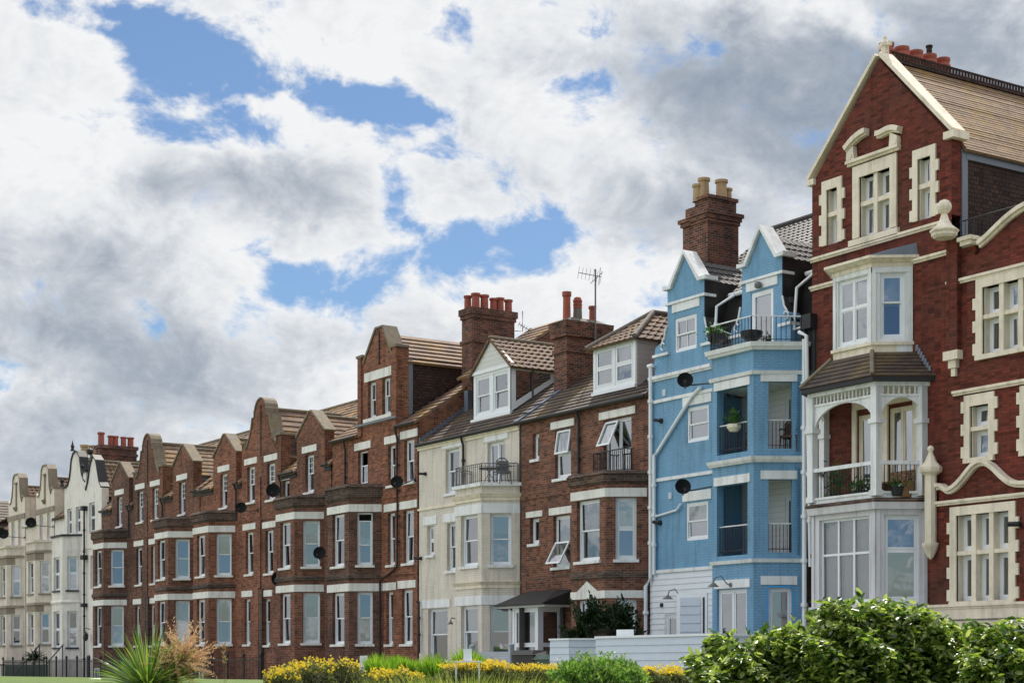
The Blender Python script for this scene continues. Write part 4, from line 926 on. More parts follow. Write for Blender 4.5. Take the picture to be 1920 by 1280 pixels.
def brown_house():
    X0, X1 = -49.83, -42.45
    root = thing('brown_brick_house', 'brown brick house with tilted open windows and hipped white dormer beside the blue house', 'house', ((X0 + X1) / 2, 0, 0))
    B = 1.1; bay = (-45.95, -42.5, .8, B); fB, fR, fL, L = bay_frames(*bay); y0 = YF(0); ze, yr, zr = 9.45, 5.2, 13.0
    H = []; W = lambda *a, **k: H.append(window(root, y0, *a, **k))
    W(-49.06, -48.66, 7.98, 8.87, style='single', sill='white_paint', inside='net'); W(-47.7, -46.75, 7.18, 8.84, style='casement', sill='white_paint', inside='net')
    W(-44.9, -43.4, 7.0, 8.82, style='pair', inside='curtains')
    W(-49.22, -48.66, 5.08, 5.96, style='single', sill='white_paint', inside='dnet'); 
    # window whose lower sash hangs open
    W(-47.8, -46.8, 4.2, 5.94, style='single', sill='white_paint', inside='net')
    def tilt(fr, a0, a1, z0, z1, out, dtop=-.1):
        o = MB(); g = MB()
        P = lambda a, t: fr.pt(a, z1 + (z0 - z1) * t, dtop + out * t)
        def strip(A0, A1, T0, T1):
            c = [P(A0, T1), P(A1, T1), P(A1, T0), P(A0, T0)]; d = [(x, y - .05, z + .01) for x, y, z in c]; o.hexa(d + c)
        s = .055; ts = s / (z1 - z0)
        strip(a0, a0 + s, 0, 1); strip(a1 - s, a1, 0, 1); strip(a0 + s, a1 - s, 0, ts); strip(a0 + s, a1 - s, 1 - ts, 1)
        g.face([P(a0 + s, 1 - ts), P(a1 - s, 1 - ts), P(a1 - s, ts), P(a0 + s, ts)])
        ow = o.build('open_sash', 'plastic_white', root); g.build('pane', 'glass', ow)
    tilt(y0, -47.72, -46.88, 4.3, 5.05, .42, -.08); tilt(y0, -47.62, -46.83, 8.0, 8.78, .12, -.08); tilt(y0, -44.85, -44.15, 7.95, 8.75, .38, -.08)
    m = MB(); m.wall(y0, X0, X1, 0, ze, H + [(bay[0] + .1, bay[1] - .1, .05, 6.7), (-48.8, -47.4, .0, 2.7)])
    shell(m, X0 + .003, X1 - .003, ze, yr, zr)
    m.fb(y0, X0 + .01, -46.0, 6.62, 6.76, 0, .03); m.build('wall', 'brown_brick', root)
    l = MB()
    for h in H: l.fb(y0, h[0] - .22, h[1] + .22, h[3] + .04, h[3] + (.28 if h[1] - h[0] > .7 else .24), -.05, .035) if not h[2] == 7.98 else None
    bayband(l, bay, 3.0, 3.24, .03); bayband(l, bay, 6.17, 6.44, .03); l.poly(fB, [(-44.8, 3.24), (-43.7, 3.24), (-44.25, 3.56)], 0, .035); l.build_each('lintel', 'lintel_paint', root)
    hb, hr, hl = [], [], []
    for z0, z1, sb in ((1.0, 2.96, 'casement'), (4.2, 6.14, 'sash')):
        hb.append(window(root, fB, -44.85, -43.6, z0, z1, style='sash', sill='white_paint', inside='dnet' if z0 > 3 else 'full')); hr.append(window(root, fR, L * .24, L * .72, z0, z1, style='casement', sill='white_paint', inside='full')); hl.append(window(root, fL, L * .24, L * .7, z0, z1, inside='net'))
    b = MB(); b.wall(fB, bay[0] + .8, bay[1] - .8, 0, 6.8, hb); b.wall(fR, 0, L, 0, 6.8, hr); b.wall(fL, 0, L, 0, 6.8, hl); b.plan(ring(*bay, -.012), 6.5, 6.72); b.build('bay', 'brown_brick', root)
    p = MB(); bayband(p, bay, 6.58, 6.66, .0, .1); bayband(p, bay, 6.66, 6.88, .10); bayband(p, bay, 6.88, 7.0, .16, .08); bayband(p, bay, 3.6, 3.66, .0, .06); bayband(p, bay, 3.66, 3.78, .06); bayband(p, bay, 3.78, 3.86, .06, 0); p.build_each('parapet', 'weathered_brick', root)
    railing(root, [(-45.0, -.05), (-45.0, -.32), (-43.35, -.32), (-43.35, -.05)], 7.02, 7.75, 'black_iron', .1)
    mainroof(root, X0, X1, ze, yr, zr, 'slate_tile', course=.3, th=.035); mp = MB(); gutter(root, X0 + .05, X1 - .05, ze - .12)
    downpipe(root, [(-46.2, -.2, ze - .1), (-46.2, -.08, ze - .4), (-46.2, -.08, 7.05)])
    # party wall flashing
    f = MB(); k = (zr - ze) / yr
    f.slope((X0 - .12, -.2, ze - .1), (X0 + .16, -.2, ze - .1), (X0 + .16, 1.9, ze + k * 1.9 + .04), (X0 - .12, 1.9, ze + k * 1.9 + .04), .6, .05); f.build_each('lead_flashing', 'lead', root)
    # hipped dormer
    a0, a1, yd, zb, zt = -46.16, -43.84, .5, 9.92, 11.38; fd = YF(yd)
    w = [window(root, fd, a0 + .12, a0 + 1.12, zb + .1, zt - .06, style='casement', rec=.02, inside='half'), window(root, fd, a0 + 1.2, a1 - .12, zb + .1, zt - .06, style='casement', rec=.02, inside='net')]
    d = MB(); d.wall(fd, a0, a1, zb, zt, w, .1); d.fb(fd, a0 - .04, a1 + .04, zb - .1, zb + .0, -.1, .07); d.fb(fd, a1 - .1, a1 + .01, zb, zt, -.1, .015); d.build('dormer', 'plastic_white', root)
    yb2 = (zt - ze) / k; s = MB(); 
    for x, q in ((a1, 0), (a0, -.05)): s.poly(XF(x), [(yd + .02, ze + k * yd), (yd + .02, zt), (yb2, zt)], q, q + .05)
    s.build_each('dormer_cheek', 'pink_boarding', root)
    xm = (a0 + a1) / 2 + .0; o_ = .18; zr2 = 12.55; ya = yd - o_; ym = yd + 1.6; zz = zt - .02
    r = MB(); r.slope((a0 - o_, ya, zz), (a1 + o_, ya, zz), (xm + .01, ym, zr2), (xm - .01, ym, zr2), .3, .03, .3)
    r.slope((a1 + o_, ya, zz), (a1 + o_, 4.2, zz), (xm, 4.6, zr2), (xm, ym, zr2), .3, .03, .3); r.slope((a0 - o_, 4.2, zz), (a0 - o_, ya, zz), (xm, ym, zr2), (xm, 4.6, zr2), .3, .03, .3); rr = r.build('dormer_roof', 'pantile', root)
    q = MB(); q.tube([(a1 + o_, ya, zz + .05), (xm, ym, zr2 + .05), (xm, 4.6, zr2 + .05)], .09, 8); q.tube([(a0 - o_, ya, zz + .05), (xm, ym, zr2 + .05)], .09, 8); q.build('ridge_tiles', 'grey_stone', rr)
    # porch with hipped felt roof
    fp = YF(-1.0); fs = XF(-47.2)
    ph = [window(root, fp, -48.68, -47.32, .35, 2.8, style='casement', rec=.02, inside='dnet', zm=.5)]
    pr = [window(root, fs, -.92, -.1, .35, 2.8, style='casement', rec=.02, inside='dark', zm=.5)]
    q = MB(); q.wall(fp, -48.8, -47.2, 0, 2.88, ph, .1); q.wall(fs, -1.0, -.01, 0, 2.88, pr, .1); q.face([(-48.8, 0, 0), (-48.8, -1.0, 0), (-48.8, -1.0, 2.88), (-48.8, 0, 2.88)]); q.fb(fp, -47.3, -47.2, 0, 2.88, 0, .03); q.build('porch', 'plastic_white', root)
    q = MB(); q.plan([(-49.6, 0), (-49.5, -1.32), (-46.45, -1.32), (-46.45, 0)], 2.9, 2.97); q.plan([(-49.55, 0), (-49.45, -1.28), (-46.5, -1.28), (-46.5, 0)], 2.97, 3.42, [(-49.1, 0), (-48.7, -.45), (-46.9, -.45), (-46.6, 0)]); q.build('porch_roof', 'black_render', root)
    q = MB(); q.tube([(-49.2, -.9, 2.9), (-49.0, -.1, 2.2)], .035, 6); q.build('porch_bracket', 'black_render', root); q = MB(); q.plan([(-49.45, 0), (-49.35, -1.2), (-46.55, -1.2), (-46.55, 0)], 2.84, 2.9); q.build('porch_fascia', 'white_paint', root)
    e = MB(); e.box(-46.95, -46.75, -.14, -.02, 1.3, 1.75); e.box(-46.7, -46.45, -.14, -.02, 1.35, 1.6); e.build('meter_box', 'grey_stone', root)
    w = MB(); w.tube([(-49.7, -.05, 4.1), (-49.0, -.06, 3.85), (-46.9, -.06, 3.95), (-45.1, -1.15, 4.05), (-44.4, -1.17, 3.75), (-43.4, -1.17, 4.05)], .012, 4); w.build('cable', 'grey_stone', root)
brown_house()
def tv_mast():
    r = thing('television_aerial', 'tall television aerial on a pole beside the stack of the brown brick house', 'aerial', (-49.25, 2.8, 12.0)); x, y = -49.25, 2.8
    m = MB(); m.tube([(x, y, 11.3), (x, y, 14.95)], .03, 6); m.build('mast', 'grey_iron', r)
    a = MB(); a.tube([(x - .75, y - .2, 14.95), (x + .2, y + .1, 14.65)], .015, 5)
    for i in range(7): t = i / 6; p = Vector((x - .75, y - .2, 14.95)).lerp(Vector((x + .2, y + .1, 14.65)), t); a.tube([p + Vector((-.06, .0, -.2)), p + Vector((.06, 0, .2))], .008, 4)
    a.tube([(x - .3, y, 14.5), (x + .3, y + .1, 14.8)], .012, 5); a.tube([(x + .2, y, 14.35), (x + .3, y, 14.95)], .012, 5); a.build('antenna', 'grey_iron', r)
    r = thing('television_aerial', 'small comb-shaped aerial fixed to the right side of the stack with five red pots', 'aerial', (-56.5, 4.2, 14.0)); x, y = -56.5, 4.3
    m = MB(); m.tube([(x, y - .2, 14.1), (x + .1, y + .1, 14.1), (x + .1, y + .1, 14.9)], .02, 5); m.build('mast', 'grey_iron', r)
    a = MB(); a.tube([(x, y, 14.4), (x + .3, y + .6, 14.0)], .015, 5)
    for i in range(8): p = Vector((x, y, 14.4)).lerp(Vector((x + .3, y + .6, 14.0)), i / 7); a.tube([p + Vector((-.15, .05, -.05)), p + Vector((.15, -.05, .05))], .01, 4)
    a.build('antenna', 'grey_iron', r)
tv_mast()

def blue_house():
    X0, X1 = -42.43, -35.25
    root = thing('blue_painted_house', 'light blue painted house with white trim, two pointed gables and recessed balconies', 'house', ((X0 + X1) / 2, 0, 0))
    B = 1.2; bay = (-38.7, -35.42, .75, B); fB, fR, fL, L = bay_frames(*bay); y0 = YF(0)
    H = []; W = lambda *a, **k: H.append(window(root, y0, *a, **k))
    W(-40.6, -39.57, 7.62, 8.68, rec=.03, inside='full'); W(-40.65, -39.6, 4.66, 5.8, rec=.03, inside='full')
    m = MB(); m.wall(y0, X0, X1, 3.82, 9.83, H + [(bay[0] + .05, bay[1] - .05, 3.8, 9.7)])
    m.wall(y0, bay[0], X1, 0, 3.82, [(bay[0] + .05, bay[1] - .05, .05, 3.9)])
    rect = lambda h: [(h[0], h[2]), (h[0], h[3]), (h[1], h[3]), (h[1], h[2])]
    def gab(a0, a1, s0, s1, hole, zb):
        zk, za = 12.45, 13.25; mid = (a0 + a1) / 2
        P = [(s0, zb), (s1, zb), (s1, 10.5), (s1 - .04, 10.75), (a1 + .12, 10.95), (a1 + .02, 11.25), (a1, 11.35), (a1, zk), (a1 - .3, zk), (mid + .05, za), (mid - .05, za), (a0 + .3, zk), (a0, zk), (a0, 11.35), (a0 - .02, 11.25), (a0 - .12, 10.95), (s0 + .04, 10.75), (s0, 10.5)]
        m.poly(y0, P, -.4, 0, [rect(hole)])
        c.fb(y0, s0 - .03, a0 + .1, 10.44, 10.52, -.3, .08); c.fb(y0, a1 - .1, s1 + .03, 10.44, 10.52, -.3, .08)
        cop_path(c, y0, [(a0 - .14, zk - .02), (a0 + .22, zk - .02), (mid, za + .12), (a1 - .22, zk - .02), (a1 + .14, zk - .02)], -.42, .1, .12)
        c.fb(y0, a0 - .05, a1 + .08, 11.94, 12.02, -.4, .07)
        # painted scrolls at the foot of the gable
        for sx, sg in ((a0 - .12, -1), (a1 + .12, 1)):
            pts = []
            for i in range(16):
                t = i / 15; an = t * 4.6; rr = .14 * (1 - t * .62); pts.append((sx + sg * (.06 + rr * math.sin(an) * 1), -.03, 10.75 - .0 + rr * -math.cos(an)))
            c.tube([(sx - sg * .08, -.03, 11.3), (sx + sg * .0, -.03, 11.0), (sx + sg * .12, -.03, 10.85)] , .03, 5); c.tube(pts, .03, 5)
        b.fb(XF(a1), .4, 1.6, 9.9, 12.4, -.2, .02) if False else None
    c = MB(); b = MB()
    h1 = window(root, y0, -41.18, -40.14, 10.44, 11.48, style='sash', rec=.02, grid=(2, 1, 2, 1), inside='full')
    gab(-41.55, -39.78, -42.2, -39.42, h1, 9.83)
    h2 = window(root, y0, -37.66, -36.7, 9.86, 11.62, style='single', rec=.03, fw=.09, inside='blind')
    gab(-38.05, -36.33, -38.55, -35.95, h2, 9.83)
    m.build('wall', 'blue_painted_brick', root)
    m = MB(); shell(m, X0 + .003, X1 - .003, 9.8, 5, 15.1); m.build('party_wall', 'chimney_brick', root)
    for z0, z1, o in ((9.02, 9.12, .05), (9.76, 9.86, .1), (6.58, 6.68, .05)): c.fb(y0, X0 + .01, bay[0] if z0 < 9.5 else -39.4, z0, z1, 0, o)
    c.fb(y0, X0 + .01, -39.4, 9.7, 9.76, 0, .05); c.fb(y0, X0 + .01, bay[0], 3.74, 3.84, -.02, .06)
    for z0, z1, o in ((3.74, 3.84, .06), (8.96, 9.06, .07), (6.58, 6.68, .13), (6.52, 6.58, .08), (9.64, 9.72, .1), (9.72, 9.84, .18)): bayband(c, bay, z0, z1, o, o + .03)
    l = c; l.fb(y0, -40.78, -39.42, 8.74, 9.01, -.02, .035); l.fb(y0, -40.78, -39.42, 5.85, 6.14, -.02, .035); l.fb(y0, -41.3, -39.98, 11.68, 11.93, -.02, .03); l.fb(y0, -37.85, -36.5, 11.68, 11.93, -.02, .03)
    for z in (8.7, 5.99, 3.06): l.fb(fB, -37.85, -36.3, z, z + .24, -.02, .035); l.fb(fR, .2, L - .2, z + .06, z + .3, -.02, .035)
    l.build_each('trim', 'white_paint', root)
    # bay with open recesses on two floors
    ob = [(-37.75, -36.42, z0, z1) for z0, z1 in ((6.86, 8.7), (3.98, 5.99))]; orr = [(.42, 1.08, z0, z1) for z0, z1 in ((6.9, 8.76), (4.02, 6.05))]
    dB = window(root, fB, -37.75, -36.45, .6, 3.04, style='pair', rec=.08, fw=.08, inside='dark'); dR = window(root, fR, .42, 1.08, .6, 3.04, style='casement', rec=.1, fmat='plastic_white', zm=.42, inside='full')
    b = MB(); b.wall(fB, bay[0] + .75, bay[1] - .75, 0, 9.7, ob + [dB], .25); b.wall(fR, 0, L, 0, 9.7, orr + [dR], .25); b.wall(fL, 0, L, 0, 9.7, [], .25); b.plan(ring(*bay, -.012), 9.5, 9.66)
    b.build('bay', 'blue_painted_brick', root)
    f = MB()
    for z in (6.6, 3.72): f.plan([(bay[0] + .1, .9), (bay[0] + .8, -B + .1), (bay[1] - .8, -B + .1), (bay[1] - .05, .9)], z, z + .22)
    f.build_each('balcony_floor', 'grey_stone', root)
    f = MB()
    for z in (6.35, 8.75): f.plan([(bay[0] + .1, .9), (bay[0] + .8, -B + .1), (bay[1] - .8, -B + .1), (bay[1] - .05, .9)], z, z + .1)
    f.build_each('balcony_ceiling', 'white_paint', root)
    bf = YF(.45)
    for z0, z1 in ((6.82, 8.75), (3.94, 6.35)):
        hh = window(root, bf, -36.7, -35.85, z0 + .02, z0 + 1.75, style='single', rec=.02, fw=.07, inside='dark')
        q = MB(); q.wall(bf, bay[0] + .1, bay[1] - .05, z0, z1, [hh], .1); q.build('balcony_wall', 'boarding', root)
        q = MB(); q.face([(bay[1] - .06, -.2, z0), (bay[1] - .06, .45, z0), (bay[1] - .06, .45, z1), (bay[1] - .06, -.2, z1)]); q.face([(bay[0] + .12, .45, z0), (bay[0] + .12, -.2, z0), (bay[0] + .12, -.2, z1), (bay[0] + .12, .45, z1)]); q.build_each('balcony_side', 'blue_painted_brick', root)
        railing(root, [(-37.73, -B + .1), (-36.44, -B + .1)], z0 + .1, z0 + .88, step=.1, topmat='white_paint', posts=False)
        pa, pb = fR.pt(.44, 0, -.1), fR.pt(1.06, 0, -.1); railing(root, [pa[:2], pb[:2]], z0 + .1, z0 + .88, step=.1, topmat='white_paint', posts=False)
    rp = [(-38.5, -.05), (-38.0 + .05, -B - .05), (-36.2, -B - .05), (-35.5, -.05)]
    railing(root, rp, 9.86, 10.58, step=.13, topmat='white_paint')
    # ground floor boarding
    hw = window(root, y0, -41.6, -40.62, 1.1, 2.44, style='sash', grid=(2, 1, 2, 1), rec=.02, inside='dark')
    q = MB(); q.wall(y0, X0, bay[0], 0, 3.78, [hw], .12)
    boards(q, y0, X0 + .02, -41.66, .1, 3.72); boards(q, y0, -40.56, bay[0] + .05, .1, 3.72); boards(q, y0, -41.66, -40.56, 2.5, 3.72, .17); q.build('boarding', 'white_board', root)
    # door standing open against the boarding
    dr = Fr((-39.15, -1.55), (1.15, .55)); q = MB(); q.fb(dr, 0, .98, .5, 2.98, -.05, 0); dd = q.build('open_door', 'plastic_white', root)
    q = MB(); boards(q, dr, .12, .78, .6, 2.86, .25); q.build('door_panel', 'light_blue_board', dd); q = MB(); q.fb(dr, .84, .9, .6, 2.85, 0, .01); q.build('hinge_strip', 'black_paint', dd)
    q = MB(); q.fb(fR, .38, .42, .6, 3.06, -.09, .01); q.fb(fR, 1.08, 1.12, .6, 3.06, -.09, .01); q.fb(fR, .42, 1.08, 3.04, 3.09, -.09, .01); q.build('protective_film', 'bright_blue_film', root)
    # mansard wall behind the gables and tiled slope above
    k = MB(); k.hexa([(X0, .35, 9.7), (X1, .35, 9.7), (X1, 1.3, 9.7), (X0, 1.3, 9.7), (X0, .95, 12.05), (X1, .95, 12.05), (X1, 1.3, 12.05), (X0, 1.3, 12.05)])
    for a0, a1 in ((-41.55, -39.78), (-38.05, -36.33)): 
        k.poly(XF(a1), [(.4, 9.8), (.4, 12.4), (1.5, 12.4), (1.5, 9.8)], -.1, .0); k.poly(XF(a0), [(.4, 9.8), (.4, 12.4), (1.5, 12.4), (1.5, 9.8)], .0, .1)
        k.lathe((a1, .3, 11.0), [(.12, 0), (.2, .12), (.1, .3)], 8)
        k.fb(XF(a1 + .0), .012, .4, 11.3, 12.44, -.01, .015); k.hexa([(a1, .012, 10.55), (a1 + .4, .012, 10.55), (a1 + .4, .4, 10.55), (a1, .4, 10.55), (a1, .012, 11.3), (a1 + .03, .012, 11.3), (a1 + .03, .4, 11.3), (a1, .4, 11.3)])
    k.build_each('mansard_wall', 'black_render', root)
    for a0, a1 in ((-41.55, -39.78), (-38.05, -36.33)):
        mid = (a0 + a1) / 2; r = MB(); r.slope((a1 - .05, .4, 12.4), (a1 - .05, 2.2, 12.4), (mid, 2.2, 13.2), (mid, .4, 13.2), .3, .03, .22); r.slope((a0 + .05, 2.2, 12.4), (a0 + .05, .4, 12.4), (mid, .4, 13.2), (mid, 2.2, 13.2), .3, .03, .22); r.build('gable_roof', 'black_tile', root)
    r = MB(); r.slope((X0, .85, 11.98), (X1, .85, 11.98), (X1, 5, 15.15), (X0, 5, 15.15), .28, .03, .22); r.slope((X1, 10, 11.5), (X0, 10, 11.5), (X0, 5, 15.15), (X1, 5, 15.15), 1.2, .03); rr = r.build('roof', 'black_tile', root)
    q = MB(); q.tube([(X0, 5, 15.2), (X1, 5, 15.2)], .1, 8); q.build('ridge_tiles', 'black_tile', rr)
    sk = MB(); kk = (15.15 - 11.98) / 4.15
    P = lambda x, y, o: (x, y, 11.98 + kk * (y - .85) + o)
    sk.hexa([P(-36.7, 2.5, .06), P(-35.45, 2.5, .06), P(-35.45, 3.7, .06), P(-36.7, 3.7, .06), P(-36.7, 2.5, .12), P(-35.45, 2.5, .12), P(-35.45, 3.7, .12), P(-36.7, 3.7, .12)])
    s_ = sk.build('skylight', 'plastic_white', root); g = MB(); g.face([P(-36.6, 2.62, .13), P(-35.55, 2.62, .13), P(-35.55, 3.6, .13), P(-36.6, 3.6, .13)]); g.build('pane', 'glass', s_)
    # pipes
    g = MB(); g.tube([(-39.55, .8, 12.0), (-38.2, .8, 12.0)], .07, 8); g.tube([(-36.2, .8, 12.0), (-35.3, .8, 12.0)], .07, 8); g.tube([(X0 + .05, -.12, 10.2), (X0 + .3, -.12, 10.2)], .06, 8); g.build_each('gutter', 'plastic_white', root)
    downpipe(root, [(-39.3, .75, 11.95), (-39.5, .25, 11.6), (-39.45, .1, 9.95)], 'plastic_white'); downpipe(root, [(-35.8, .75, 11.95), (-36.0, .25, 11.5), (-35.95, .1, 10.3), (-35.4, .0, 10.3)], 'plastic_white')
    downpipe(root, [(-42.28, -.1, 10.2), (-42.28, -.1, 3.6), (-42.45, -.16, 3.35), (-42.45, -.16, .1)], 'plastic_white', .06)
    downpipe(root, [(-39.85, -.08, 9.2), (-40.25, -.08, 9.0), (-41.95, -.08, 7.5), (-42.1, -.1, 7.4), (-42.1, -.1, 3.7)], 'plastic_white', .055); downpipe(root, [(-42.1, -.08, 5.5), (-41.0, -.08, 5.62), (-40.8, -.08, 5.8)], 'plastic_white', .035)
    downpipe(root, [(-35.28, -.12, 9.9), (-35.28, -.12, .1)], 'plastic_white', .07); downpipe(root, [(-35.36, -.25, 10.1), (-35.06, -.25, 9.95), (-35.06, -.1, 3.6)], 'plastic_white', .055)
    downpipe(root, [(-35.02, .02, 10.2), (-34.95, -.05, .1)], 'black_paint', .09)
    h = MB(); h.box(-35.25, -34.9, -.25, .1, 10.15, 10.55); h.lathe((-35.28, -.12, 9.9), [(.06, 0), (.1, .1), (.08, .22), (.02, .26)], 8); h.build_each('hopper', 'black_paint', root)
    for x, y, z in ((-39.85, -.1, 3.1), (-37.3, -B - .1, 3.3)):
        l = MB(); x -= 1.05 if z < 3.2 else 0; l.lathe((x + .2, y + .08, z - .15), [(.07, 0), (.07, .03)], 8, (0, -1, 0)); l.tube([(x + .2, y, z - .15), (x + .2, y - .1, z - .1), (x + .1, y - .2, z + .1), (x - .05, y - .3, z + .05), (x - .1, y - .32, z - .08)], .018, 6); l.lathe((x - .1, y - .32, z - .2), [(.17, 0), (.1, .06), (.03, .12)], 10); l.build('wall_lamp', 'grey_iron', root)
    for x, z in ((-41.85, 8.45), (-41.9, 5.3)):
        l = MB(); l.lathe((x, -.0, z), [(.09, 0), (.07, .06)], 10, (0, -1, 0)); l.tube([(x, -.06, z), (x - .18, -.16, z + .04)], .05, 8); l.build('camera', 'black_paint', root)
    for x, z in ((-41.7, 9.3), (-41.4, 6.1)):
        l = MB(); l.fb(y0, x - .08, x + .08, z - .1, z + .1, 0, .03); l.build('air_vent', 'light_blue_board', root)
    l = MB(); l.lathe((-41.8, -.02, 2.75), [(.07, 0), (.07, .04)], 8, (0, -1, 0)); l.build('wall_vent', 'black_paint', root)
    l = MB(); l.lathe((-37.2, -.03, 11.78), [(.04, 0), (.1, .05), (.1, .16), (.03, .2)], 10, (0, -1, -.2)); l.build('wall_lamp', 'grey_iron', root)
    # stack
    s = MB(); s.box(-42.3, -41.55, 1.6, 2.85, 10.5, 15.1)
    for i, (z, o) in enumerate(((14.8, .04), (14.92, .08), (15.04, .13))): s.box(-42.3 - o, -41.55 + o, 1.6 - o, 2.85 + o, z, z + .12)
    s.box(-42.25, -41.6, 1.65, 2.8, 15.16, 15.55); s.box(-42.3, -41.55, 1.6, 2.85, 15.55, 15.66)
    s.box(-43.05, -42.31, 1.8, 2.5, 10.5, 15.1)
    for z, o in ((14.92, .06), (15.04, .12)): s.box(-43.05 - o, -42.32, 1.8 - o, 2.5 + o, z, z + .12)
    s.box(-42.98, -42.31, 1.85, 2.45, 15.16, 15.5)
    st = s.build('chimney', 'chimney_brick', root)
    pots(st, [(-42.05, 1.85, 15.66, .62, .18), (-42.2, 1.7, 15.55, .55, .15), (-41.85, 2.4, 15.66, .6, .19), (-41.9, 2.7, 15.6, .45, .14)], 'buff_pot')
blue_house()

def surround(m, fr, a0, a1, z0, z1, w=.2, top=.34, base=.0, d=.05, quoin=True, quoinr=True, step=.28, qx=.10, inner=None):
    """painted stone frame round the opening a0..a1, z0..z1"""
    m.fb(fr, a0 - w, a1 + w, z1, z1 + top, -.27, d)
    if base: m.fb(fr, a0 - w, a1 + w, z0 - base, z0, -.27, d)
    for side, e in ((-1, a0), (1, a1)):
        x0, x1 = (e - w, e) if side < 0 else (e, e + w); m.fb(fr, x0, x1, z0, z1, -.27, d)
        if (quoin if side < 0 else quoinr):
            z = z0 + .02; k = 0
            while z + step <= z1 + top:
                if k % 2 == 0: m.fb(fr, *((e - w - qx, e - w) if side < 0 else (e + w, e + w + qx)), z, z + step, -.02, d - .003)
                z += step; k += 1
    # stepped inner moulding
    m.fb(fr, a0, a0 + .03, z0, z1, -.26, -.04); m.fb(fr, a1 - .03, a1, z0, z1, -.26, -.04)
def mould(m, fr, a0, a1, z, h=.12, o=.1):
    m.fb(fr, a0, a1, z, z + h * .45, -.01, o * .55); m.fb(fr, a0 - .01, a1 + .01, z + h * .45, z + h, -.012, o)
def red_house():
    X0, X1 = -35.1, -30.02
    root = thing('tall_gabled_house', 'tall dark red brick house with big pointed gable and white timber porch balcony', 'house', ((X0 + X1) / 2, 0, 0))
    y0 = YF(0); S = MB(); H = []
    def stonewin(fr, a0, a1, z0, z1, nx=1, zm=.55, ins=None, **k):
        surround(S, fr, a0, a1, z0, z1, **k); out = (a0, a1, z0, z1)
        w = (a1 - a0); c = w / nx
        for i in range(1, nx): S.fb(fr, a0 + c * i - .07, a0 + c * i + .07, z0, z1, -.2, -.01)
        zt = z0 + (z1 - z0) * zm
        S.fb(fr, a0, a1, zt - .06, zt + .06, -.19, -.02)
        for i in range(nx):
            b0 = a0 + c * i + (.07 if i else .03); b1 = a0 + c * (i + 1) - (.07 if i < nx - 1 else .03)
            window(root, fr, b0, b1, zt + .05, z1, style='single', rec=.2, fw=.05, inside=ins or random.choice(['net', 'dark', 'dnet'])); window(root, fr, b0, b1, z0, zt - .05, style='single', rec=.2, fw=.05, inside=ins or random.choice(['dnet', 'dark']))
        return out
    H.append(stonewin(y0, -34.5, -34.08, 12.35, 13.85, w=.18, top=.26))
    H.append(stonewin(y0, -33.25, -32.12, 12.3, 13.9, 2, w=.24, top=.32, quoin=False, quoinr=False))
    H.append(stonewin(y0, -31.15, -30.7, 12.28, 13.85, w=.17, top=.26))
    S.fb(y0, -33.6, -31.8, 12.08, 12.26, 0, .1)
    mould(S, y0, -33.65, -31.76, 14.26, .14, .16)
    # broken swan-neck pediment
    for sgn, x0 in ((1, -33.62), (-1, -31.78)):
        P = [(0, 0), (.28, .0), (.24, .45), (.0, .28), (-.02, .1)]; S.poly(y0, [(x0 + sgn * a, 14.4 + b * .8) for a, b in (P if sgn > 0 else P[::-1])], 0, .14)
        S.lathe((x0 + sgn * .1, -.08, 14.5), [(.1, -.08), (.1, .08)], 10, (0, 1, 0))
        pts = [(x0 - sgn * .03 + sgn * t * .75, 14.72 + .14 * math.sin(t * math.pi / 2) * 1.9 - (.02 if t < .2 else 0)) for t in [i / 8 for i in range(9)]]
        if sgn < 0: pts = [(x0 + .05 - t * .8, 14.72 + .05 * math.sin(t * 5) + .12 * t) for t in [i / 8 for i in range(9)]]
        pts = pts if sgn > 0 else pts[::-1]
        cop_path(S, y0, pts, 0, .2, .13); cop_path(S, y0, [(a, b - .05) for a, b in pts], 0, .12, .06)
    # strings
    for a, b, z in ((X0, -30.15, 11.98), (X0, -33.9, 11.2), (-31.3, -29.95, 11.2)): mould(S, y0, a - (.02 if a == X0 else 0), b, z, .12, .1)
    # gable copings
    cop_path(S, y0, [(X0 - .1, 14.28), (-32.58, 16.95)], -.4, .08, .10); cop_path(S, y0, [(-32.52, 16.95), (-30.0, 14.28)], -.4, .08, .10)
    S.fb(y0, -30.2, -29.85, 14.1, 14.28, -.45, .12); S.fb(y0, X0 - .12, X0 + .15, 14.12, 14.28, -.45, .1)
    S.fb(y0, -32.62, -32.48, 17.0, 17.3, -.3, -.15); S.lathe((-32.55, .22, 17.05), [(.1, 0), (.05, .12), (.12, .2), (.12, .28), (.04, .36), (.06, .42), (.01, .5)], 8); S.fb(y0, -32.75, -32.35, 17.22, 17.32, -.28, -.16)
    m = MB(); rect = lambda h: [(h[0], h[2]), (h[0], h[3]), (h[1], h[3]), (h[1], h[2])]
    # doors on the porch balcony
    pd = [window(root, y0, -33.35, -32.5, 5.35, 7.55, style='single', rec=.06, fw=.08, fmat='cream_stone', inside='net'), window(root, y0, -32.2, -31.3, 5.35, 7.6, style='pair', rec=.06, fw=.08, fmat='cream_stone', inside='net')]
    S.fb(y0, -33.5, -33.35, 5.3, 7.7, 0, .06); S.fb(y0, -32.5, -32.2, 5.3, 7.7, 0, .06); S.fb(y0, -31.3, -31.15, 5.3, 7.7, 0, .06); S.fb(y0, -33.5, -31.15, 7.7, 8.15, 0, .05)
    bay = (-34.6, -30.85, .7, 1.1); fB, fR, fL, L = bay_frames(*bay)
    m.wall(y0, X0, X1, 0, 12.2, pd + [(bay[0] + .1, bay[1] - .1, .1, 4.9), (-33.8, -31.6, 8.9, 11.2)])
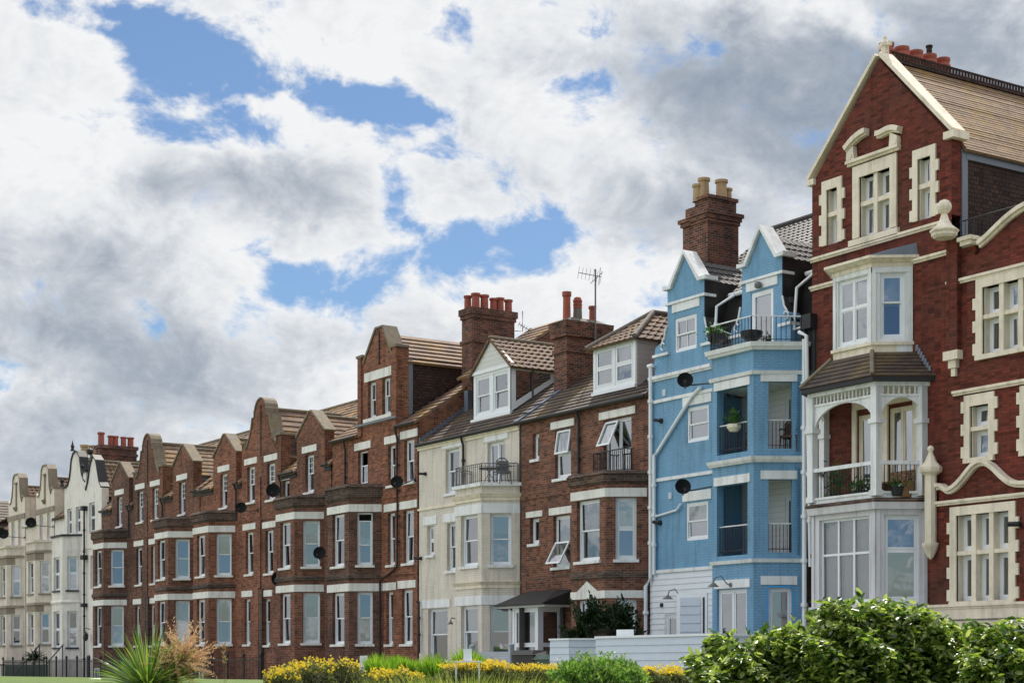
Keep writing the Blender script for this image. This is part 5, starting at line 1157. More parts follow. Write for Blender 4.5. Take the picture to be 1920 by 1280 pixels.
    m.poly(y0, [(X0, 12.2), (X1, 12.2), (X1, 14.2), (-30.1, 14.2), (-32.55, 16.85), (X0 + .05, 14.2), (X0, 14.2)], -.35, 0, [rect(h) for h in H])
    m.poly(XF(X0 + .01), [(0.3, 0), (11, 0), (11, 14.0), (0.3, 14.0)], 0, .3); m.face([(X1, 11, 0), (X0, 11, 0), (X0, 11, 14), (X1, 11, 14)]); m.poly(YF(11), [(X0, 14), (X1, 14), (-32.55, 16.8)], -.1, 0)
    m.box(X1 - .3, X1 - .0, .36, 11, 0, 10.6)
    m.build('wall', 'deep_brick', root); S.build_each('stone_trim', 'cream_stone', root)
    c = MB(); c.poly(XF(-30.05), [(.36, 10.6), (11, 10.6), (11, 13.95), (.36, 13.95)], -.2, 0); c.build('side_wall', 'tile_hanging', root)
    f = MB(); f.box(-30.06, -29.99, .35, .55, 10.6, 13.9); f.box(-30.06, -29.98, .5, 11, 13.66, 13.9); f.box(-30.06, -29.9, .5, 11, 10.55, 10.75); f.build_each('lead_flashing', 'lead', root)
    r = MB(); r.slope((-29.86, .36, 13.86), (-29.86, 11.2, 13.86), (-32.55, 11.2, 16.88), (-32.55, .36, 16.88), .13, .016, 0, .5); r.slope((X0 - .1, 11.2, 14.0), (X0 - .1, .36, 14.0), (-32.55, .36, 16.88), (-32.55, 11.2, 16.88), .3, .02); rr = r.build('roof', 'plain_clay_tile', root)
    q = MB(); q.box(-32.62, -32.48, .45, 11, 16.88, 16.98); q.box(-32.57, -32.53, .45, 11, 17.12, 17.17)
    for i in range(88): y = .5 + i * .12; q.box(-32.57, -32.53, y, y + .06, 16.97, 17.13)
    q.build('crest_tiles', 'tile_hanging', rr)
    s = MB(); s.box(-35.0, -34.3, 2.1, 4.9, 13, 17.45); s.box(-35.08, -34.22, 2.0, 5.0, 17.0, 17.15); s.box(-35.12, -34.18, 1.95, 5.05, 17.45, 17.62); st = s.build('chimney', 'deep_brick', root)
    for i, y in enumerate((2.35, 2.95, 3.5, 4.05, 4.6)):
        p = MB(); z = 17.62; p.lathe((-34.6, y, z), [(.16, 0), (.17, .35), (.21, .45), (.23, .52), (.19, .6), (.22, .68), (.22, .74), (.16, .74), (.15, .5), (.01, .5)], 12); p.build('chimney_pot', 'red_pot', st)
    p = MB(); p.lathe((-34.6, 4.05, 18.3), [(.08, 0), (.08, .28), (.1, .28), (.1, .34)], 8); p.build('cowl', 'tile_hanging', st)
    p = MB(); p.tube([(-34.6, 4.5, 17.2), (-34.5, 5.4, 17.7)], .02, 5); p.tube([(-34.7, 5.15, 17.6), (-34.3, 5.45, 17.75)], .04, 5); p.build('aerial', 'grey_iron', st)
    # oriel window
    ob = (-34.05, -31.35, .65, .8); oB, oR, oL, oL_ = bay_frames(*ob); o = MB(); zt = 11.15
    hb = [window(root, oB, -33.25, -32.15, 9.28, 11.0, style='cross', rec=.06, zm=.55, inside='blind', fw=.07)]
    hr = [window(root, oR, .2, oL_ - .2, 9.3, 11.0, style='sash', rec=.06, zm=.56, inside='blind', fw=.07)]; hl = [window(root, oL, .2, oL_ - .2, 9.3, 11.0, style='sash', rec=.06, inside='net', fw=.07)]
    o.wall(oB, ob[0] + .65, ob[1] - .65, 8.95, zt, hb, .12); o.wall(oR, 0, oL_, 8.95, zt, hr, .12); o.wall(oL, 0, oL_, 8.95, zt, hl, .12)
    for fr, a, b in ((oB, ob[0] + .65, ob[1] - .65), (oR, 0, oL_)):
        o.fb(fr, a, a + .1, 9.2, zt, 0, .04); o.fb(fr, b - .1, b, 9.2, zt, 0, .04); o.fb(fr, a, b, 11.02, zt, 0, .03)
    o.build('oriel_window', 'white_paint', root)
    o = MB(); bayband(o, ob, 8.7, 9.14, .02); bayband(o, ob, 9.14, 9.22, .08); bayband(o, ob, zt, zt + .12, .05); bayband(o, ob, zt + .12, zt + .2, .1, .2); bayband(o, ob, zt + .2, zt + .27, .24); o.build_each('oriel_trim', 'cream_stone', root)
    o = MB(); o.plan(ring(*ob, .2), zt + .27, zt + .6, [(-33.6, .02), (-33.0, -.05), (-32.2, -.05), (-31.2, .02)]); o.build('oriel_roof', 'lead', root)
    # tiled canopy over the porch
    pr = ring(*bay, .3); top = [(-34.0, .0), (-33.45, -.85), (-31.95, -.85), (-31.3, .0)]; z0, z1 = 8.22, 8.95
    r = MB()
    for k in range(3): a, b, cc, d = pr[k], pr[k + 1], top[k + 1], top[k]; r.slope((*a, z0), (*b, z0), (*cc, z1), (*d, z1), .16, .025)
    rr = r.build('canopy_roof', 'slate_tile', root)
    q = MB()
    for k in (1, 2): q.tube([(*pr[k], z0 + .05), (*top[k], z1 + .04)], .06, 6)
    q.build_each('hip_tiles', 'mossy_stone', rr)
    q = MB(); q.plan(ring(*bay, .28), 8.1, 8.2); q.build_each('gutter', 'black_paint', root)
    f = MB()
    for i in range(7): x = -31.2 + i * .07; f.box(x, x + .09, -.05, -.01, 8.95 - i * .1, 9.1 - i * .1)
    f.build_each('lead_flashing', 'lead', root)
    # porch frame
    zb, zt = 5.2, 8.1; p = MB(); bayband(p, bay, 8.0, 8.1, .12); bayband(p, bay, 5.12, 5.26, .02)
    fa, fb_, L2 = fB, fR, L; W = .1
    corners = [(bay[0] + .7, -1.1), (bay[1] - .7, -1.1)]
    for (x, y) in corners + [(bay[1] - .08, -.1), (bay[0] + .08, -.1)]: p.box(x - W, x + W, y - W, y + W, zb, 8.0); p.box(x - .15, x + .15, y - .15, y + .15, 7.05, 7.17); p.box(x - .13, x + .13, y - .13, y + .13, 5.2, 5.35)
    for fr, a, b in ((fB, bay[0] + .7 + W, bay[1] - .7 - W), (fR, W, L - W), (fL, W, L - W)):
        r_ = (b - a) / 2; mid = (a + b) / 2; zs = 7.1; h = .62
        arch = [(mid + r_ * math.cos(t), zs + h * math.sin(t)) for t in [math.pi * i / 16 for i in range(17)]]
        p.poly(fr, [(b, zs), (b, 7.74), (a, 7.74), (a, zs)] + arch[::-1][1:-1], -.06, .02)
        p.fb(fr, a, b, 7.74, 7.8, -.09, .05); p.fb(fr, a, b, 6.0, 6.1, -.06, .06); p.fb(fr, a, b, 5.26, 5.32, -.05, .05)
        n = int((b - a) / .13)
        for i in range(n): x = a + (i + .5) * (b - a) / n; q = fr.pt(x, 7.8, 0); p.lathe(q, [(.035, 0), (.02, .03), (.035, .08), (.022, .14), (.03, .18), (.035, .2)], 6)
    p.build('porch', 'white_paint', root)
    for fr, a, b in ((fB, bay[0] + .8, bay[1] - .8), (fR, W, L - W)):
        q = MB(); n = int((b - a) / .11)
        for i in range(1, n): q.tube([fr.pt(a + (b - a) * i / n, 5.32), fr.pt(a + (b - a) * i / n, 6.0)], .012, 5)
        q.build('balcony_railing', 'black_iron', root)
    p = MB(); bayband(p, bay, 5.05, 5.12, .18); bayband(p, bay, 5.12, 5.16, .12, .02); p.build_each('balcony_floor', 'weathered_brick', root)
    p = MB(); p.plan(ring(*bay, -.1), 7.95, 8.0); p.build('porch_ceiling', 'cream_stone', root)
    # ground floor bay
    g = MB(); bayband(g, bay, 4.86, 5.04, .12, .16); bayband(g, bay, 2.3, 2.42, .12)
    hb = [window(root, fB, bay[0] + .95, bay[1] - .95, 2.5, 4.72, style='grid', grid=(3, 2), zm=.58, rec=.1, inside='net', glass='glass_clear')]; hr = [window(root, fR, .2, L - .2, 2.5, 4.72, style='casement', zm=.6, rec=.1, inside='full')]; hl = [window(root, fL, .2, L - .2, 2.5, 4.72, style='casement', rec=.1, inside='net')]
    g.wall(fB, bay[0] + .7, bay[1] - .7, 2.4, 4.86, hb, .12); g.wall(fR, 0, L, 2.4, 4.86, hr, .12); g.wall(fL, 0, L, 2.4, 4.86, hl, .12)
    for fr, a, b in ((fB, bay[0] + .7, bay[1] - .7), (fR, 0, L)): g.fb(fr, a, a + .09, 2.42, 4.86, 0, .04); g.fb(fr, b - .09, b, 2.42, 4.86, 0, .04)
    g.build('ground_bay', 'bay_paint', root)
    b = MB(); b.plan(ring(*bay, .02), 0, 2.3); b.fb(y0, -31.0, X1, 0, 2.3, 0, .06); b.build('plinth', 'cream_stone', root)
    # flowers and furniture are things of their own
red_house()
def wing():
    X0, X1 = -29.98, -22.5; Y = -.06
    root = thing('gabled_wing_house', 'dark red brick wing with curved cream parapets and ball finial, at the right edge', 'house', ((X0 + X1) / 2, 0, 0))
    y0 = YF(Y); S = MB(); H = []; yl = -.14; fl = YF(yl)
    def mull(fr, a0, a1, z0, z1, nx, w=.2, top=.24, **k):
        surround(S, fr, a0, a1, z0, z1, w=w, top=top, **k); c = (a1 - a0) / nx
        for i in range(1, nx): S.fb(fr, a0 + c * i - .07, a0 + c * i + .07, z0, z1, -.2, .02)
        zt = z0 + (z1 - z0) * .56; S.fb(fr, a0, a1, zt - .05, zt + .05, -.19, .0)
        for i in range(nx):
            b0 = a0 + c * i + (.07 if i else .03); b1 = a0 + c * (i + 1) - (.07 if i < nx - 1 else .03)
            window(root, fr, b0, b1, zt + .05, z1, style='single', rec=.2, inside='dnet'); window(root, fr, b0, b1, z0, zt - .05, style='single', rec=.2, inside=random.choice(['dnet', 'dark']))
        S.fb(fr, a0 - w, a1 + w, z0 - .12, z0, -.2, .09); return (a0, a1, z0, z1)
    H.append(mull(y0, -28.95, -26.6, 8.5, 10.15, 4)); H.append(mull(y0, -29.35, -28.75, 6.0, 7.28, 1, w=.18, top=.28)); H.append(mull(y0, -27.6, -27.0, 6.0, 7.28, 1, w=.18, top=.28)); 
    H2 = [mull(fl, -29.72, -28.05, 2.46, 4.6, 3, top=.22, w=.2)]
    for a, b, z in ((X0 - .1, X1, 10.38), (X0 + .1, X1, 7.6)): mould(S, y0, a, b, z, .12, .1)
    mould(S, fl, -30.7, X1, 4.88, .12, .1); mould(S, fl, -30.65, X1, 2.28, .12, .1)
    m = MB(); m.wall(y0, X0, X1, 4.95, 11.0, H); cm = -26.9
    zc = lambda t: 11.25 + .62 * (1 - (1 - min(1, t)) ** 2.0)
    top = [(-29.0, 11.2)] + [(-28.95 + .2 * i, 11.22 + .62 * math.sin(min(1, i / 8) * math.pi / 2) ** 1.2) for i in range(9)]; top += [(2 * cm - a + .0, b) for a, b in top[::-1]]
    m.poly(y0, [(-29.1, 11.0), (2 * cm + 29.1, 11.0)] + [(a, b) for a, b in top[::-1]], -.35, 0)
    m.fb(y0, -30.02, -29.66, 8.7, 11.5, 0, .14); m.fb(y0, -30.05, -29.2, 11.0, 11.25, -.3, 0)
    # lower storey projecting, with its own parapet
    m.wall(fl, -30.62, X1, 0, 5.0, H2); m.face([(-30.62, 0, 0), (-30.62, yl, 0), (-30.62, yl, 5.0), (-30.62, 0, 5.0)])
    lt = []
    for i in range(41):
        x = -30.1 + i * .1; t = (x + 28.87) / .6; z = 5.17 + .66 * math.exp(-t * t * .9); 
        if x < -29.85: z += .12 * ((-29.85 - x) / .25) ** 2
        lt.append((x, z))
    lt = [(-30.32, 5.36), (-30.2, 5.36)] + lt
    m.poly(fl, [(-30.32, 4.95), (lt[-1][0], 4.95)] + lt[::-1], -.06, 0)
    m.build('wall', 'deep_brick', root)
    cop_path(S, y0, top, -.42, .16, .1); cop_path(S, y0, [(a, b - .07) for a, b in top], 0, .08, .07)
    cop_path(S, fl, lt, -.06, .18, .09); cop_path(S, fl, [(a, b - .07) for a, b in lt], 0, .1, .07)
    # finials: ball on a swept cap, and the small one on the lower pilaster
    S.lathe((-29.85, -.45, 11.5), [(.26, 0), (.32, .06), (.32, .12), (.36, .16), (.36, .2), (.2, .32), (.12, .45), (.08, .58), (.07, .62)], 8)
    S.lathe((-29.85, -.45, 12.1), [(.02, 0), (.11, .03), (.165, .1), (.185, .18), (.165, .26), (.11, .33), (.02, .37)], 14)
    S.fb(y0, -29.5, -29.15, 11.25, 11.42, -.2, .22); S.fb(y0, -29.55, -29.1, 11.36, 11.46, -.2, .28)
    S.fb(y0, -30.08, -29.6, 8.5, 8.72, 0, .2); S.fb(y0, -29.98, -29.72, 8.3, 8.5, 0, .12); S.fb(y0, -29.92, -29.78, 8.1, 8.3, 0, .08)
    p = (-30.5, yl - .1); S.lathe((*p, 3.95), [(.14, 0), (.15, 0), (.15, 1.72), (.2, 1.76), (.27, 1.8), (.29, 1.86), (.29, 1.92), (.16, 2.06), (.08, 2.24), (.05, 2.34)], 8); S.lathe((*p, 6.26), [(.02, 0), (.07, .02), (.09, .08), (.07, .14), (.02, .17)], 10)
    S.lathe((*p, 3.55), [(.02, 0), (.08, .06), (.12, .14), (.2, .3), (.22, .36), (.22, .42)], 8)
    S.build_each('stone_trim', 'cream_stone', root)
    b = MB(); b.fb(fl, -30.6, X1, 0, 2.28, 0, .03); b.build('plinth', 'cream_stone', root)
    for x in (-29.75, -28.95): 
        arch = [(x - .3, 1.1), (x + .3, 1.1), (x + .3, 1.6), (x + .2, 1.72), (x, 1.78), (x - .2, 1.72), (x - .3, 1.6)]
        w = MB(); w.poly(fl, arch, .04, .08); ww = w.build('window', 'plastic_white', root); g = MB(); g.fb(fl, x - .22, x + .22, 1.1, 1.6, .082, .085); g.build('pane', 'glass', ww)
    l = MB(); l.fb(fl, -30.62, -22.5, 1.98, 2.02, .03, .05); l.build('plinth_band', 'grey_stone', root)
    r = MB(); r.slope((X0 + .1, .2, 10.9), (X1, .2, 10.9), (X1, 6, 13.0), (X0 + .1, 6, 13.0), .2, .02); r.build('roof', 'slate_tile', root)
    q = MB()
    for i in range(9): x = -29.7 + i * .12; q.tube([(x, -.0, 11.1), (x, -.0, 11.95)], .012, 4)
    q.tube([(-29.75, 0, 11.95), (-27.9, 0, 11.95)], .02, 5); q.tube([(-29.4, .1, 10.9), (-29.4, .1, 12.0)], .04, 6); q.build('roof_railing', 'black_iron', root)
    c = MB(); c.lathe((-27.7, yl - .05, 4.25), [(.07, 0), (.06, .08)], 8, (0, -1, 0)); c.tube([(-27.7, yl - .1, 4.25), (-27.9, yl - .25, 4.25)], .06, 8); c.build('camera', 'black_paint', root)
wing()

def dish(label, x, y, z, wx, wy, wz, r=.24, face=(.75, -.62, .25), group='satellite dishes on the house fronts'):
    root = thing('satellite_dish', label, 'satellite dish', (x, y, z), group)
    f = Vector(face).normalized(); d = MB(); prof = [(.01, -.09), (r * .4, -.078), (r * .7, -.045), (r, 0), (r * 1.0, .012), (r * .7, -.03), (r * .4, -.062), (.01, -.074)]
    d.lathe((x, y, z), prof, 20, f); d.build('reflector', 'black_plastic', root)
    a = MB(); c = Vector((x, y, z)); n = c - f * .1; w = Vector((wx, wy, wz))
    a.tube([n, n + Vector((0, .05, -.12)), w + Vector((0, -.12, -.02)), w], .022, 6); a.lathe(w, [(.07, 0), (.07, .03)], 8, (0, -1, 0)); a.build('bracket', 'black_iron', root)
    low = c - Vector((0, 0, r)) ; e = c + f * .42 - Vector((0, 0, .22)); l = MB(); l.tube([n - Vector((0, 0, .1)), low - Vector((0, 0, .03)), e], .014, 5); l.lathe(e, [(.03, -.06), (.045, 0), (.04, .06)], 8, f); l.build('receiver_arm', 'black_iron', root)
dish('upper black satellite dish on the blue wall, beside the end of the slanting white pipe', -39.75, -.75, 9.35, -39.1, -.02, 9.25)
dish('lower black satellite dish on the blue wall, above the lower sash window', -39.85, -.75, 6.2, -39.1, -.02, 6.2, face=(.85, -.5, .25))
dish('dark satellite dish beside the top right window of the house with the tall pointed dormer', -57.7, -.55, 7.98, -57.2, -.02, 8.05, .25)
dish('dark satellite dish on the drainpipe between the two nearest brick bays', -63.95, -.75, 5.6, -64.15, -.15, 5.5, .27)
dish('dark satellite dish under the left window of the nearer shaped gable', -72.35, -.55, 8.15, -71.7, -.02, 8.0, .26)
dish('dark satellite dish standing on the parapet balcony beside the small window', -68.6, -.7, 8.6, -68.1, -.05, 8.3, .31, face=(.85, -.5, .2))
dish('small dark satellite dish low on the wall left of the fourth brick bay', -68.4, -.5, 4.72, -68.0, -.02, 4.9, .34, face=(.9, -.4, .1))
dish('round black satellite dish on the cream house nearest the white house', -101.3, -1.3, 9.5, -101.0, -.05, 9.3, .32, face=(.93, -.3, .2))
dish('round black satellite dish on the farthest left cream house', -106.9, -1.3, 9.2, -106.6, -.05, 9.0, .32, face=(.93, -.3, .2))

# ---- balcony furniture and plants
def leaves(n, cen, nrm_jit, ln, wd, up=.3, lo=0.0, bias=None, flat=False):
    """n folded oval leaves at the centres cen (n,3); flat: held level, upper side to the light"""
    d = rng.normal(size=(n, 3))
    if flat:
        d[:, 2] = rng.normal(size=n) * .45 + up
        if bias is not None: d[:, :2] += bias[:, :2] * 1.2
    else:
        d[:, 2] = np.abs(d[:, 2]) * .5 + up
        if bias is not None: d += bias
    d /= np.linalg.norm(d, axis=1)[:, None]
    r = rng.normal(size=(n, 3))
    if flat: r = np.array((0, 0, 1.0)) + r * .45
    s = np.cross(d, r); s /= np.linalg.norm(s, axis=1)[:, None]
    l = (ln * rng.uniform(.6, 1.25, n))[:, None]; w = (wd * rng.uniform(.7, 1.2, n))[:, None]; nn = np.cross(s, d)
    P = lambda a, b: cen + d * l * a + s * w * b + nn * w * abs(b) * .45 - nn * l * .22 * a * a
    return np.stack([P(0, 0), P(.3, -.45), P(.72, -.38), P(1, 0), P(.72, .38), P(.3, .45)], 1).reshape(-1, 3)
def leafmesh(name, quads, mat, parent, kind=None, uvx=None):
    k = 4 if uvx is not None else 6
    n = len(quads) // k; root = parent
    while root.parent is not None: root = root.parent
    off = np.array(ROOTLOC[root.name]); me = bpy.data.meshes.new(name); me.vertices.add(n * k); me.vertices.foreach_set('co', (quads - off).astype(np.float32).ravel())
    i = np.arange(n)[:, None] * k; idx = np.array([[0, 1, 2, 3]]) if k == 4 else np.array([[0, 1, 2, 3, 0, 3, 4, 5]]); q = idx.shape[1] // 4
    me.loops.add(n * q * 4); me.polygons.add(n * q)
    me.loops.foreach_set('vertex_index', (i + idx).ravel().astype(np.int32)); me.polygons.foreach_set('loop_start', np.arange(n * q, dtype=np.int32) * 4)
    try: me.polygons.foreach_set('loop_total', np.full(n * q, 4, dtype=np.int32))
    except Exception: pass
    me.update(calc_edges=True); uv = me.uv_layers.new(name='UVMap'); r = rng.uniform(0, 1, n) if uvx is None else uvx
    uv.data.foreach_set('uv', np.stack([np.repeat(r, q * 4), np.zeros(n * q * 4)], 1).astype(np.float32).ravel()); me.materials.append(MATS[mat])
    o = bpy.data.objects.new(name, me); COL.objects.link(o); o.parent = parent
    if kind: o['kind'] = kind
    return o
leafmat('hedge_leaf', [(.014, .04, .010), (.05, .10, .02), (.14, .20, .04), (.28, .35, .09), (.46, .50, .20)], .34, .8, .38)
leafmat('grey_leaf', [(.13, .14, .09), (.22, .24, .14), (.36, .37, .24)], .6, .3, .25)
leafmat('flower_yellow', [(.70, .53, .04), (.80, .66, .09), (.50, .42, .07)], .6, .2, .4, (1.2, 1.1, .5))
leafmat('grass_blade', [(.05, .13, .015), (.11, .22, .02), (.20, .32, .04), (.30, .33, .10)], .5, .3, .45)
leafmat('meadow_blade', [(.12, .17, .04), (.24, .28, .08), (.40, .38, .16)], .6, .2, .4)
leafmat('light_leaf', [(.05, .12, .03), (.11, .22, .05), (.22, .34, .09), (.32, .40, .18)], .4, .4, .35)
leafmat('dark_leaf', [(.006, .016, .006), (.014, .032, .010), (.03, .06, .016)], .5, .3, .15)
leafmat('strap_leaf', [(.03, .09, .02), (.08, .17, .03), (.16, .24, .05), (.34, .36, .14)], .3, .6, .35)
leafmat('dry_flower', [(.38, .24, .13), (.60, .42, .27), (.78, .60, .42), (.48, .36, .18)], .7, .2, .35, (1.2, 1, .8))
leafmat('potted_leaf', [(.03, .08, .02), (.08, .17, .04)], .5, .3, .3)
leafmat('dry_stem', [(.30, .22, .10), (.45, .35, .18)], .7, .2, .2, (1.1, 1, .8))
def plant(name, label, cat, x, y, z, r, h, pot='black_paint', n=160, leaf='potted_leaf', shape=None):
    root = thing(name, label, cat, (x, y, z)); p = MB(); p.lathe((x, y, z), shape or [(r * .6, 0), (r * .8, .2), (r * .85, .22), (r * .7, .22)], 10); p.build('pot', pot, root)
    c = np.array((x, y, z + .2)) + rng.normal(size=(n, 3)) * np.array((r * .5, r * .5, h * .3)) + np.array((0, 0, h * .35)); c[:, 2] = np.maximum(c[:, 2], z + .15)
    leafmesh('leaves', leaves(n, c, 0, .12, .05), leaf, root); return root
plant('hanging_planter', 'planter with green leaves hung on the white handrail of the top blue balcony', 'planter', -38.0, -1.0, 10.1, .28, .35, shape=[(.1, 0), (.25, .1), (.28, .28), (.2, .28)])
plant('window_box', 'pale planter with trailing plants on the rail of the upper recessed balcony', 'planter', -36.9, -1.28, 7.45, .2, .4, 'cream_stone', shape=[(.12, 0), (.2, .1), (.2, .2), (.15, .2)])
plant('potted_plant', 'leafy plant at the left end inside the white timber porch balcony', 'plant', -33.45, -.65, 5.2, .25, .9, n=260)
plant('potted_plant', 'low row of plants behind the iron bars of the white timber porch balcony', 'plant', -32.4, -.75, 5.2, .35, .35, n=220)
plant('potted_plant', 'dark blue pot near the right corner post of the white timber porch balcony', 'plant', -31.2, -.7, 5.2, .22, .18, n=60)
plant('grill_bowl', 'round black bowl standing on the top blue balcony', 'bowl', -36.6, -.9, 9.9, .3, .05, n=8, shape=[(.05, 0), (.3, .2), (.32, .35), (.28, .35)])
def chair(label, x, y, z, rz, mat='wicker', w=.5, legs=True, name='balcony_chair'):
    root = thing(name, label, 'chair', (x, y, z)); root.rotation_euler = (0, 0, rz); O = Vector((x, y, z))
    def B(nm, boxes=(), tubes=()):
        m = MB()
        for b in boxes: m.box(x + b[0], x + b[1], y + b[2], y + b[3], z + b[4], z + b[5])
        for t, r in tubes: m.tube([(x + a, y + b, z + c) for a, b, c in t], r, 6)
        m.build(nm, mat, root)
    B('seat', [(-w / 2, w / 2, -.25, .22, .40, .46)])
    B('backrest', [(-w / 2 + .03, w / 2 - .03, .2, .24, .46, .86)], [([(-w / 2, .22, .45), (-w / 2, .26, .85), (-w * .2, .27, .96), (w * .2, .27, .96), (w / 2, .26, .85), (w / 2, .22, .45)], .025)])
    for sx in (-1, 1):
        B('armrest', (), [([(sx * w / 2, .24, .68), (sx * w * .55, -.1, .66), (sx * w * .5, -.26, .6)], .025)])
        for sy in (-.23, .2): B('leg', (), [([(sx * (w / 2 - .03), sy, .42), (sx * w / 2, sy * 1.1, 0)], .02)])
    return root
chair('round-backed wicker chair on the upper recessed balcony, in its right opening', -35.85, -.1, 6.83, R(30))
chair('low wicker chair behind the bars of the left opening of the upper recessed balcony', -36.85, -.5, 6.83, R(-60))
chair('folding metal chair at the right end of the cream house balcony', -50.2, -.45, 7.2, R(70), 'grey_iron', .42)
def table():
    x, y, z = -51.0, -.55, 7.2; root = thing('bistro_table', 'small dark slatted table on the cream house balcony', 'table', (x, y, z)); m = MB(); m.lathe((x, y, z + .62), [(.38, 0), (.38, .03)], 16); m.build('table_top', 'black_iron', root)
    m = MB(); [m.tube([(x + a, y + b, z), (x - a * .3, y - b * .3, z + .62)], .012, 5) for a, b in ((.25, .2), (-.25, .2), (.25, -.2), (-.25, -.2))]; m.build('leg_frame', 'black_iron', root)
    x, y, z = -31.4, -.45, 5.16; root = thing('deck_bench', 'wooden slatted bench behind the bars at the right of the white timber porch balcony', 'bench', (x, y, z)); m = MB(); [m.box(x - .5, x + .35, y - .2 + .1 * k, y - .12 + .1 * k, z + .4, z + .44) for k in range(4)]; m.build('seat', 'wood', root)
    m = MB(); [m.box(x - .5, x + .35, y + .2, y + .24, z + .5 + .12 * k, z + .6 + .12 * k) for k in range(2)]; m.build('backrest', 'wood', root); 
    for sx in (-.46, .28): m = MB(); m.box(x + sx, x + sx + .06, y - .2, y + .24, z, z + .4); m.build('leg', 'wood', root)
table()

# ---- boundary walls, fences, railings
def fences():
    # pale blue boarded wall in front of the blue house
    yf = -5.0; root = thing('boarded_garden_wall', 'long pale blue boarded garden wall in front of the blue house, flat capped', 'wall', (-34.5, yf, 0))
    def XW(px): 
        a = (px - 960) / F; t = (D + yf) / (ST + a * CT); return t * (-CT + a * ST)
    xa, xb = XW(1118), XW(1332); f = YF(yf); m = MB(); boards(m, f, xa, xb, 0, 1.62, .2); boards(m, XF(xb), yf, -2.2, 0, 1.62, .2); m.fb(f, xb, xb + .028, 0, 1.62, -.02, .03); m.box(xa, xb, yf + .003, yf + .12, 0, 1.6); m.build('boards', 'light_blue_board', root)
    m = MB(); m.fb(f, xa - .02, xb + .06, 1.62, 1.68, -.14, .05); m.fb(XF(xb), yf + .14, -2.2, 1.62, 1.68, -.14, .05); m.build('capping', 'white_board', root)
    # second stretch beyond it, with a return end
    root = thing('boarded_garden_wall', 'short pale blue boarded enclosure with a corner, between the porch and the long boarded wall', 'wall', (xa - 1.6, yf, 0))
    xc, xd = XW(1032), XW(1068); m = MB(); boards(m, f, xc, xd, 0, 1.6, .2); fr = Fr((xd, yf), (.55, 1.0)); boards(m, fr, 0, 2.2, 0, 1.6, .2); m.box(xc, xd, yf + .003, yf + .12, 0, 1.58); m.build('boards', 'light_blue_board', root)
    m = MB(); m.fb(f, xc - .02, xd + .03, 1.6, 1.65, -.14, .05); m.fb(fr, .02, 2.2, 1.6, 1.65, -.1, .05); m.build('capping', 'white_board', root)
    root = thing('notice_board', 'small blank white board leaning on top of the corner of the boarded wall', 'board', (-37.6, -4.2, 1.6)); m = MB(); x = XW(1140); m.fb(Fr((x, yf + .3), (1, .4)), 0, .55, 1.3, 1.86, 0, .02); m.build('board', 'plastic_white', root)
    m = MB(); m.tube([(x + .25, yf + .45, 0), (x + .25, yf + .45, 1.5)], .03, 6); m.build('post', 'grey_iron', root)
    # grey slatted gate with two posts by the cream house
    g0, g1 = -52.6 + 1.0, -50.0; yg = -4.0
    def X4(px, y): a = (px - 960) / F; t = (D + y) / (ST + a * CT); return t * (-CT + a * ST)
    g0, g1 = X4(882, yg), X4(955, yg); root = thing('slatted_gate', 'grey horizontal slatted gate between two posts in front of the cream house', 'gate', ((g0 + g1) / 2, yg, 0)); fg = YF(yg)
    m = MB(); [m.fb(fg, g0 + .15, g1, .35 + .2 * k, .52 + .2 * k, -.03, 0) for k in range(5)]; m.build('slats', 'grey_board', root)
    for x in (g0, g1): m = MB(); m.fb(fg, x - .02, x + .12, 0, 1.5, -.1, .04); m.lathe((x + .05, yg + .03, 1.5), [(.1, 0), (.1, .04), (.05, .06)], 8); m.build('post', 'grey_board', root)
    root = thing('picket_gate', 'small white picket gate at the end of the brick row', 'gate', (X4(683, -4), -4, 0)); x = X4(676, -4); m = MB(); [m.fb(fg, x + .1 * k, x + .1 * k + .05, .2, 1.25, 0, .03) for k in range(6)]; m.fb(fg, x, x + .6, .95, 1.02, -.02, 0); m.fb(fg, x, x + .6, .4, .47, -.02, 0); m.build('pickets', 'plastic_white', root)
    # iron railings before the brick houses
    for x0, x1, lab in ((-92.4, -85.6, 'black iron railing in front of the first brick house, right of the white house'), (-85.4, -78.6, 'black iron railing in front of the second brick house, behind the spiky plant'), (-78.4, -71.5, 'black iron railing in front of the third brick house, behind the dry stalks'), (-71.2, -64.4, 'black iron railing in front of the fourth brick house, left of the yellow flowers'), (-100.5, -92.8, 'black iron railing with ball-topped posts in front of the white house')):
        root = thing('iron_railing', lab, 'railing', ((x0 + x1) / 2, -3.2, 0), 'black iron railings along the house fronts'); y = -3.2
        m = MB(); n = int((x1 - x0) / .14); [m.tube([(x0 + (x1 - x0) * i / n, y, .12), (x0 + (x1 - x0) * i / n, y, 1.28)], .012, 4) for i in range(n + 1)]; m.tube([(x0, y, 1.15), (x1, y, 1.15)], .02, 5); m.tube([(x0, y, .2), (x1, y, .2)], .02, 5); m.build('bars', 'black_iron', root)
        for i in range(5): x = x0 + (x1 - x0) * i / 4; q = MB(); q.tube([(x, y, 0), (x, y, 1.3)], .035, 6); q.lathe((x, y, 1.28), [(.04, 0), (.07, .05), (.07, .1), (.02, .2)], 8); q.build('post', 'black_iron', root)
    root = thing('screen_fence', 'dark green mesh screen fixed behind the railing of the white house', 'fence', (-96.5, -2.9, 0)); m = MB(); m.fb(YF(-2.9), -101, -93, .05, 1.0, 0, .03); m.build('screen', 'dark_green_plastic', root)
